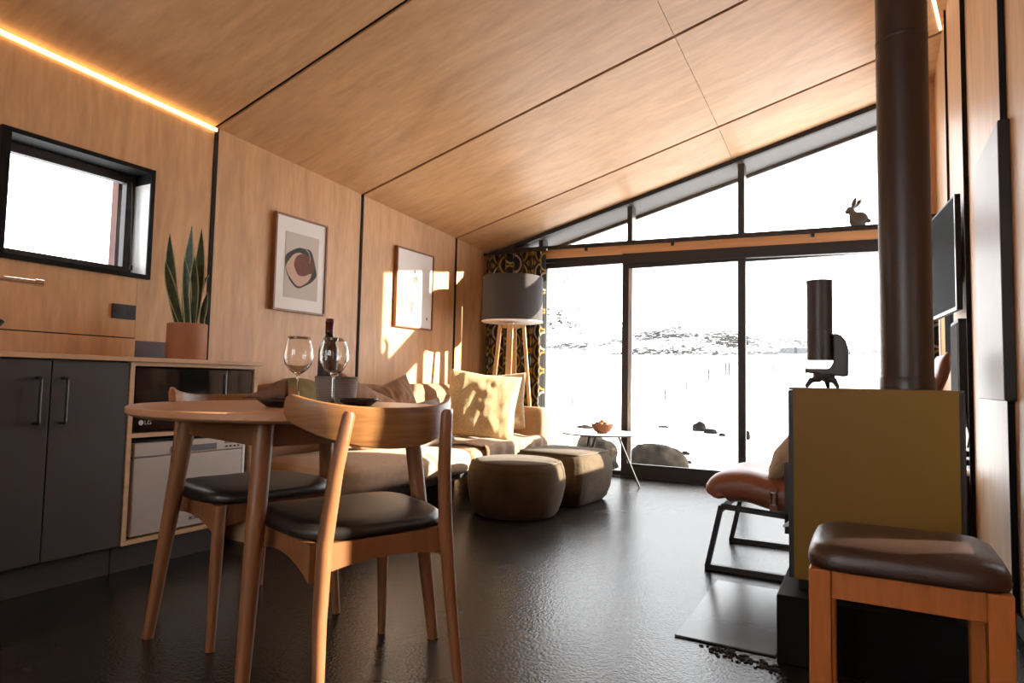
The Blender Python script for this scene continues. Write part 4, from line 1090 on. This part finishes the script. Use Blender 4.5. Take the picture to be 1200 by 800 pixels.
# ------------------------------------------------------------------ stove with flue
sv = thing('wood_stove', 'tall wood stove with mustard rear panel and thick brown flue', 'stove', (.0, 2.45, 0))
obj('hearth_box', MB().box((-.244, 2.136, 0), (.262, 2.74, .20)), plain('matt_black_steel', (.007, .006, .0055), .6, spec=.12, bump=.02), sv, bevel=.004)
obj('foot_plate', MB().box((-.19, 2.23, .20), (.22, 2.62, .235)), gap_black, sv)
obj('body', MB().box((-.216, 2.212, .235), (.245, 2.66, .815)), black_metal, sv, bevel=.004)
obj('rear_panel', MB().box((-.200, 2.197, .238), (.229, 2.2115, .822)), mustard, sv, bevel=.002)
obj('top_plate', MB().box((-.214, 2.2125, .8155), (.243, 2.66, .8235)), plain('stove_top', (.10, .085, .06), .4, var=.1), sv, bevel=.002)
FX, FY = .119, 2.50
m = MB(); zt = ceil_z(FX, FY) + .02
m.lathe([(.077, .823), (.077, zt)], (FX, FY, 0), 56); f_ = obj('flue', m, flue_brown, sv, smooth=True, angle=60)
m = MB(); m.lathe([(.077, .8238), (.081, .8238), (.081, .860), (.0795, .863), (.077, .863)], (FX, FY, 0), 56); obj('flue_collar', m, flue_brown, f_, smooth=True, angle=40)
m = MB(); m.lathe([(.077, 2.000), (.0783, 2.002), (.0783, 2.012), (.077, 2.014)], (FX, FY, 0), 56); obj('flue_joint', m, flue_brown, f_, smooth=True, angle=40)
m = MB(); m.prism([(-.262, .330), (-.205, .345), (-.205, .362), (-.225, .372), (-.232, .362), (-.262, .338)], .010, (0, 2.50, 0), (1, 0, 0), (0, 0, 1)); obj('door_lever', m, steel, sv, bevel=.002)

# smart telescope on the stove
TX, TY = -.137, 2.44
te = thing('telescope', 'dark grey motorised telescope tube on a short tripod, on the stove top', 'telescope', (TX, TY, .824))
dgrey = plain('dark_grey_plastic', (.040, .030, .028), .42, var=.05, bump=.03, bscale=300)
z0 = .824
m = MB(); rT = .0405
m.lathe([(0, z0 + .093), (rT, z0 + .093), (rT, z0 + .195), (rT - .0012, z0 + .196), (rT - .0012, z0 + .198), (rT, z0 + .199), (rT, z0 + .360), (rT + .001, z0 + .361), (rT + .001, z0 + .366), (rT - .004, z0 + .367), (rT - .006, z0 + .35), (0, z0 + .35)], (TX, TY, 0), 40); obj('tube', m, dgrey, te, smooth=True, angle=40)
m = MB()
arm = [(.0, .045), (.078, .045), (.078, .125), (.070, .160), (.052, .175), (.036, .172), (.036, .066), (.0, .066)]
pts = [(x, z) for x, z in [(-.045, .064), (-.045, .050), (.070, .038), (.086, .040), (.087, .13), (.080, .158), (.066, .176), (.050, .182), (.030, .180), (.0412, .168), (.0412, .085), (.030, .064)]]
m.prism([(x, z) for x, z in pts], .058, (TX, TY + .029, z0), (1, 0, 0), (0, 0, 1)); obj('fork_arm', m, dgrey, te, bevel=.006, bseg=3)
m = MB(); m.lathe([(0, z0 + .024), (.030, z0 + .024), (.034, z0 + .032), (.034, z0 + .050), (0, z0 + .050)], (TX + .012, TY, 0), 28); obj('base_disc', m, dgrey, te, smooth=True, angle=40)
for a in (200, 320, 80):
    dx, dy = cos(radians(a)), sin(radians(a))
    m = MB(); m.tube([(TX + .012 + .012 * dx, TY + .012 * dy, z0 + .030), (TX + .012 + .042 * dx, TY + .042 * dy, z0 + .024), (TX + .012 + .058 * dx, TY + .058 * dy, z0 + .001)], [.011, .010, .006], 10); obj('leg', m, dgrey, te, smooth=True)
m = MB(); m.tube([(TX + .088, TY - .012, z0 + .118), (TX + .092, TY - .012, z0 + .118)], .008, 14); obj('knob', m, alu, te, smooth=True)

# hearth plate on the floor and bark crumbs
hp = obj('hearth_plate', MB().box((-.560, 2.17, .0005), (-.250, 2.86, .007)), plain('glass_hearth', (.050, .047, .048), .22, spec=.18, bump=.01), bevel=.002)
tag(hp, 'thin dark glass floor plate beside the stove base', 'hearth plate')
m = MB(); rr = random.Random(3)
for i in range(90):
    u = rr.random(); x = -.435 + .20 * u + rr.gauss(0, .018); y = 2.145 - .075 * u + rr.gauss(0, .018); s = .003 + .006 * rr.random(); a = rr.random() * 6.3
    z = .0005 if y < 2.166 else .0075
    m.hexa([(x + s * cos(a + k_ * pi / 2) * (1.6 if k_ % 2 else 1) * f, y + s * sin(a + k_ * pi / 2) * f, z + h_) for h_, f in ((0, 1), (.004, .6)) for k_ in range(4)])
o = obj('bark_crumbs', m, plain('bark', (.012, .009, .008), .9, var=.3)); tag(o, 'dark bark crumbs scattered along the hearth plate', 'crumbs', kind='stuff')

# ------------------------------------------------------------------ stool in the right foreground
st = thing('stool', 'orange wooden stool with dark leather pad in front of the stove', 'stool', (.07, 1.83, 0))
SX0, SX1, SY0, SY1 = -.128, .268, 1.655, 2.00
m = MB(); nx, ny = 40, 34
def pad(u, v):
    x, y = 2 * u - 1, 2 * v - 1
    return x, y
vs = []; fs = []
n = 64; e = 2 / 6.0
ring = [(.94, .0), (.985, .004), (1.0, .014), (.985, .032), (.94, .050), (.85, .060), (.6, .066), (.3, .067)]
cxs, cys = (SX0 + SX1) / 2, (SY0 + SY1) / 2; hx, hy = (SX1 - SX0) / 2, (SY1 - SY0) / 2
for s, z in ring:
    for i in range(n):
        a = 2 * pi * i / n
        x = abs(cos(a)) ** e * math.copysign(1, cos(a)); y = abs(sin(a)) ** e * math.copysign(1, sin(a))
        vs.append((cxs + x * hx * s, cys + y * hy * s, .408 + z))
vs += [(cxs, cys, .475), (cxs, cys, .408)]
fs = [(r * n + i, r * n + (i + 1) % n, (r + 1) * n + (i + 1) % n, (r + 1) * n + i) for r in range(len(ring) - 1) for i in range(n)]
fs += [((len(ring) - 1) * n + i, (len(ring) - 1) * n + (i + 1) % n, len(vs) - 2) for i in range(n)] + [((i + 1) % n, i, len(vs) - 1) for i in range(n)]
m.add(vs, fs); obj('seat_pad', m, brown_leather, st, smooth=True, angle=180)
lw = .046
for x in (SX0 + .030, SX1 - .030):
    for y in (SY0 + .035, SY1 - .035):
        m = MB(); m.box((x - lw / 2, y - lw / 2, 0), (x + lw / 2, y + lw / 2, .408)); obj('leg', m, pine_orange, st, bevel=.003)
m = MB()
for y in (SY0 + .035, SY1 - .035): m.box((SX0 + .030 + lw / 2, y - .013, .345), (SX1 - .030 - lw / 2, y + .013, .407))
for x in (SX0 + .030, SX1 - .030): m.box((x - .013, SY0 + .035 + lw / 2, .345), (x + .013, SY1 - .035 - lw / 2, .407))
obj('rail', m, pine_orange, st, bevel=.002)

# ------------------------------------------------------------------ leather armchair
ac = thing('armchair', 'cognac leather lounge chair with black sled legs behind the stove', 'armchair', (-.25, 3.3, 0))
for y in (3.03, 3.62):
    m = MB(); w = .022
    m.bar((-.635, y, .012), (-.575, y, .285), w, .022, (1, 0, 0))
    m.bar((-.645, y, .012), (.10, y, .012), .022, .024)
    m.bar((.10, y, .012), (-.02, y, .30), w, .022, (1, 0, 0))
    m.bar((-.575, y, .285), (-.02, y, .255), .022, .022)
    m.bar((-.02, y, .235), (.22, y, .74), w, .022, (1, 0, 0))
    m.bar((-.30, y, .20), (-.30, y, .50), .022, .022, (1, 0, 0))
    obj('side_frame', m, black_metal, ac)
for x, z in ((-.575, .272), (.02, .012), (.14, .60)):
    m = MB(); m.bar((x, 3.03, z), (x, 3.62, z), .02, .02); obj('crossbar', m, black_metal, ac)
# seat sling: thick padded leather swept along a side profile
def sling(path, y0, y1, th, mat, name, nose=None, dip=.02, nv=18):
    P = [Vector((x, 0, z)) for x, z in path]
    # resample with Catmull-Rom
    Q = []
    for i in range(len(P) - 1):
        a, b, c, d = P[max(i - 1, 0)], P[i], P[i + 1], P[min(i + 2, len(P) - 1)]
        for s in range(6):
            t_ = s / 6; Q.append(.5 * ((2 * b) + (c - a) * t_ + (2 * a - 5 * b + 4 * c - d) * t_ ** 2 + (3 * b - a - 3 * c + d) * t_ ** 3))
    Q.append(P[-1]); n = len(Q); vs = []; prof = []
    for i, q in enumerate(Q):
        tg = (Q[min(i + 1, n - 1)] - Q[max(i - 1, 0)]).normalized(); nr = Vector((-tg.z, 0, tg.x)); prof.append((q, nr))
    ring = []
    k_ = 36
    for i, (q, nr) in enumerate(prof):
        en = min(1, min(i, n - 1 - i) / 4 + .35)
        for j in range(k_):
            a = 2 * pi * j / k_; cy, sn = cos(a), sin(a)
            yy = math.copysign(abs(cy) ** .45, cy); zz = math.copysign(abs(sn) ** .75, sn)
            y = (y0 + y1) / 2 + yy * (y1 - y0) / 2
            off = zz * th / 2 * en - (dip * (1 - yy * yy) if zz > 0 else 0) + .006 * noise.noise(Vector((q.x * 10, y * 8, q.z * 10)))
            vs.append(q + nr * off + Vector((0, y, 0)))
    fs = [(i * k_ + j, i * k_ + (j + 1) % k_, (i + 1) * k_ + (j + 1) % k_, (i + 1) * k_ + j) for i in range(n - 1) for j in range(k_)]
    fs += [tuple(reversed(range(k_))), tuple(range((n - 1) * k_, n * k_))]
    m = MB(); m.add(vs, fs); return obj(name, m, mat, ac, smooth=True, angle=180)
sling([(-.600, .315), (-.585, .355), (-.50, .372), (-.38, .352), (-.20, .318), (-.05, .295)], 3.045, 3.605, .165, tan_leather, 'seat')
sling([(-.03, .36), (.06, .46), (.16, .64), (.245, .82), (.295, .975)], 3.10, 3.55, .06, tan_leather, 'backrest', dip=.01)
for y in (3.037, 3.615):
    m = MB(); m.prism([(-.372, .26), (-.340, .26), (-.340, .385), (-.372, .385)], .006, (0, y, 0), (1, 0, 0), (0, 0, 1))
    obj('strap', m, tan_leather, ac, bevel=.002)
m = MB(); yb = 3.022
for a, b in (((-.366, yb, .315), (-.346, yb, .315)), ((-.346, yb, .315), (-.346, yb, .365)), ((-.346, yb, .365), (-.366, yb, .365)), ((-.366, yb, .365), (-.366, yb, .315))): m.tube([a, b], .004, 8)
obj('buckle', m, steel, ac, smooth=True)
pillow('throw_pillow', 'tan cushion leaning on the leather armchair back', (-.265, 3.32, .545), .44, .36, .15, linen2, (radians(-40), 0, radians(-92)), None, .01, 21)

# ------------------------------------------------------------------ right wall things
tv = thing('television', 'slim black wall screen on the right wall, seen edge on', 'television', (XR, 4.35, 1.53))
ta, tb_ = Vector((XR - .022, 3.965, 0)), Vector((XR - .085, 4.560, 0)); tn = Vector((-(tb_ - ta).y, (tb_ - ta).x, 0)).normalized(); td = (tb_ - ta).normalized()
def tv_box(a0, a1, n0, n1, z0, z1, m):
    q = [ta + td * a0 + tn * n0, ta + td * a1 + tn * n0, ta + td * a1 + tn * n1, ta + td * a0 + tn * n1]
    return m.hexa([(p.x, p.y, z0) for p in q] + [(p.x, p.y, z1) for p in q])
W_ = (tb_ - ta).length
body = obj('housing', tv_box(0, W_, 0, .026, 1.235, 1.835, MB()), black_metal, tv, bevel=.003)
obj('screen', tv_box(.013, W_ - .013, .0262, .0275, 1.255, 1.822, MB()), plain('matt_screen', (.010, .009, .010), .7, spec=.03, bump=.005), tv)
m = MB(); tv_box(0, W_, .0262, .029, 1.235, 1.248, m); tv_box(-.003, .009, .0262, .029, 1.248, 1.835, m); obj('bezel', m, alu, tv)
obj('wall_bracket', MB().box((XR - .044, 4.20, 1.42), (XR - .0005, 4.34, 1.65)), black_metal, tv)
pa = thing('glazed_panel', 'dark framed glossy grey panel high on the right wall', 'panel', (XR, 3.1, 1.3))
m = MB(); m.box((XR - .034, 2.815, .79), (XR - .0005, 3.40, 1.795)); obj('frame', m, frame_metal, pa, bevel=.002)
obj('face', MB().box((XR - .0362, 2.819, .795), (XR - .0342, 3.396, 1.79)), plain('glossy_grey', (.46, .43, .44), .42, var=.06, vscale=2.5, spec=.15), pa)
sp = thing('wall_speaker', 'tall black speaker column mounted below the wall screen', 'speaker', (XR, 4.1, .9))
m = MB(); m.box((XR - .045, 3.965, .64), (XR - .001, 4.28, 1.19)); obj('housing', m, black_metal, sp, bevel=.004)
obj('grille', MB().box((XR - .048, 3.975, .66), (XR - .0452, 4.27, 1.17)), plain('speaker_cloth', (.02, .016, .015), .9, var=.2, vscale=200, bump=.4, bscale=500), sp)
m = MB(); m.tube([(XR - .012, 3.955, .70), (XR - .020, 3.94, .66), (XR - .010, 3.93, .60), (XR - .018, 3.94, .54)], .004, 8); obj('cable', m, black_metal, sp, smooth=True)
ws = thing('wall_socket', 'black wall outlet with plugs low behind the stove, right wall', 'socket', (XR, 3.98, .52))
obj('faceplate', MB().box((XR - .010, 3.92, .43), (XR - .0005, 4.06, .54)), black_metal, ws, bevel=.002)
for z in (.462, .505):
    m = MB(); m.box((XR - .045, 3.96, z - .014), (XR - .010, 4.00, z + .014)); obj('plug', m, black_metal, ws, bevel=.004)
bx_ = thing('subwoofer', 'black floor box against the right wall behind the stove', 'speaker', (XR, 4.05, 0))
obj('housing', MB().box((XR - .20, 3.93, .012), (XR - .015, 4.22, .40)), black_metal, bx_, bevel=.006)
obj('grille', MB().box((XR - .19, 3.922, .03), (XR - .025, 3.9295, .385)), plain('speaker_cloth', (.02, .016, .015), .9), bx_)
for x in (XR - .18, XR - .035):
    for y in (3.95, 4.2):
        m = MB(); m.tube([(x, y, 0), (x, y, .013)], .01, 10); obj('foot', m, black_metal, bx_, smooth=True)

# ------------------------------------------------------------------ rabbit ornament on the transom
rb_mat = plain('pewter_grey', (.10, .085, .08), .5, var=.15, vscale=40, bump=.15, bscale=150)
rx, ry = -.06, YB - .012; rz = tz(rx, 2.082) + .001
rb = thing('rabbit_figurine', 'small grey rabbit ornament sitting on the clerestory ledge', 'figurine', (rx, ry, rz))
bm = bmesh.new()
def ball(c, s, rot=0.0):
    r = bmesh.ops.create_uvsphere(bm, u_segments=20, v_segments=14, radius=1.0)
    T = Matrix.Translation(Vector(c)) @ Euler((0, rot, 0)).to_matrix().to_4x4() @ Matrix.Diagonal((*s, 1))
    for v in r['verts']: v.co = T @ v.co
ball((rx + .034, ry, rz + .052), (.058, .044, .052), .1)
ball((rx + .000, ry, rz + .072), (.036, .032, .046), -.6)
ball((rx - .014, ry, rz + .100), (.026, .024, .034), -.3)
ball((rx - .024, ry, rz + .124), (.033, .026, .027), .45)
ball((rx - .048, ry, rz + .113), (.020, .017, .017), .3)
ball((rx + .036, ry - .018, rz + .030), (.042, .026, .030), 0)
ball((rx - .026, ry - .012, rz + .034), (.012, .011, .036), -.15)
ball((rx - .020, ry + .014, rz + .034), (.012, .011, .036), -.15)
ball((rx + .092, ry, rz + .030), (.018, .017, .017), 0)
ball((rx + .020, ry - .020, rz + .010), (.042, .014, .011), 0)
ball((rx + .030, ry + .020, rz + .010), (.046, .014, .011), 0)
me = bpy.data.meshes.new('body'); bm.to_mesh(me); bm.free(); me.materials.append(rb_mat)
body = bpy.data.objects.new('body', me); COL.objects.link(body); body.parent = rb; body.matrix_parent_inverse = parent_matrix(rb).inverted()
rm = body.modifiers.new('fuse', 'REMESH'); rm.mode = 'VOXEL'; rm.voxel_size = .004; rm.use_smooth_shade = True
sm = body.modifiers.new('soft', 'SMOOTH'); sm.iterations = 6; sm.factor = .5
for dy, tip in ((-.010, (.010, .212)), (.012, (.052, .204))):
    m = MB(); b0 = Vector((rx - .012, ry + dy, rz + .140)); t1 = Vector((rx + tip[0], ry + dy * 1.6, rz + tip[1]))
    m.tube([b0, b0.lerp(t1, .35), b0.lerp(t1, .7), t1], [.010, .0185, .0165, .006], 14, flat=1.0); obj('ear', m, rb_mat, rb, smooth=True, angle=180)

# ------------------------------------------------------------------ things in the snow
gz = ground_z
def on_snow(px, py):
    """where the sight line through that point of the view meets the snow"""
    d = (at(px, py, 1.0) - cam.location); t = 5.7 / d.y
    while t < 400:
        p = cam.location + d * t
        if p.z <= gz(p.x, p.y) or p.y > 192: return p, t
        t *= 1.004
    return cam.location + d * t, t
rock('boulder', 'long brown boulder in the snow right of the coffee table leg', (-2.02, 6.95, gz(-2.02, 6.95) + .085), .27, 2.0, boulder_mat, (1.25, .8, .85), 'boulders outside the glass')
rock('boulder', 'brown boulder seen through the coffee table legs', (-2.70, 6.9, gz(-2.70, 6.9) + .10), .27, 9.0, boulder_mat, (1.05, .8, 1.0), 'boulders outside the glass')
rock('boulder', 'snow-dusted boulder beside the far sofa arm, outside', (-3.40, 7.4, gz(-3.40, 7.4) + .05), .27, 5.0, plain('snowy_stone', (.35, .34, .33), .9, var=.6, vscale=5, bump=.5, bscale=20), (1.2, .9, .9), 'boulders outside the glass')
def snowstone(px, py, r, seed, label, sq=(1.2, .8, .8)):
    p, t = on_snow(px, py); k = t / 756.944
    rock('stone', label, (p.x, p.y, gz(p.x, p.y) + r * k * sq[2] * .35), r * k, seed, dark_rock, sq, 'dark stones poking out of the snow', 3)
snowstone(820, 505, 8, 3.3, 'dark jagged stone in the snow, middle glass door', (1.0, .8, 1.0))
snowstone(833, 508, 6, 6.3, 'dark stone touching the right side of the jagged one', (1.3, .8, .7))
snowstone(846, 511, 3.4, 1.3, 'tiny dark stone near the middle door frame')
snowstone(876, 515, 5, 12.0, 'upright dark stone just right of the door frame', (.6, .6, 1.6))
snowstone(803, 533, 4, 4.0, 'small dark stone right above the long boulder end')
snowstone(794, 542, 5, 7.0, 'dark stone at the tip of the long boulder', (.8, .8, 1.1))
snowstone(807, 543, 3, 8.0, 'tiny dark stone right of the long boulder tip')
snowstone(686, 502, 6, 10.0, 'dark stone just left of the copper bowl, outside', (1.5, .8, .5))
snowstone(777, 501, 4.5, 15.0, 'faint low stone above the long boulder', (1.5, .8, .4))
post_mat = plain('weathered_post', (.012, .011, .010), .9, spec=0.03, var=.3, vscale=10, bump=.3)
posts = [(779, 470, 14), (804, 457, 10), (817, 431, 7), (830, 447, 15), (850, 440, 15), (854, 440, 16), (906, 440, 14), (944, 440, 13), (991, 440, 13), (670, 478, 10), (714, 478, 8)]
pl_ = ['thin post low in the snow field, left of middle', 'slim post right above the jagged stone', 'short far post near the middle of the glass door', 'slim post between the short far post and the door frame', 'left one of the close pair of far posts', 'right one of the close pair of far posts', 'dark post in the right pane, left of the telescope', 'post directly behind the telescope tube', 'post just right of the telescope', 'faint post in the left pane over the coffee table', 'faint short post near the left door frame']
for (px, py, hp_), lab in zip(posts, pl_):
    p, t = on_snow(px, py); k = t / 756.944; z = gz(p.x, p.y)
    m = MB(); m.tube([(p.x, p.y, z - .3), (p.x + hp_ * k * .03, p.y, z + hp_ * k)], [.9 * k, .75 * k], 8)
    o = obj('fence_post', m, post_mat, smooth=True); tag(o, lab, 'post', 'fence posts in the snow field')
q, t = on_snow(936, 416.5); q.y = min(q.y, 185); gq = gz(q.x, q.y)
hs = thing('cabin', 'small dark roofed cabin at the mountain foot', 'cabin', (q.x, q.y, gq), radians(8))
m = MB(); m.box((-4.5, -3, -1.5), (4.5, 3, .5)); obj('wall', m, plain('cabin_wall', (.5, .48, .47), .8, var=.1), hs, local=True)
m = MB(); m.prism([(-4.9, 0), (4.9, 0), (3.6, 1.5), (-3.6, 1.5)], 7, (0, 3.5, .5), (1, 0, 0), (0, 0, 1)); obj('roof', m, plain('cabin_roof', (.03, .03, .033), .8, var=.1), hs, local=True)
# red-brown cladding board of the next wing, seen through the kitchen window
m = MB(); m.box((-3.80, 2.10, .5), (-3.74, 2.14, 2.3)); struct('trim_3', m, plain('red_cladding', (.10, .04, .03), .8, var=.2))
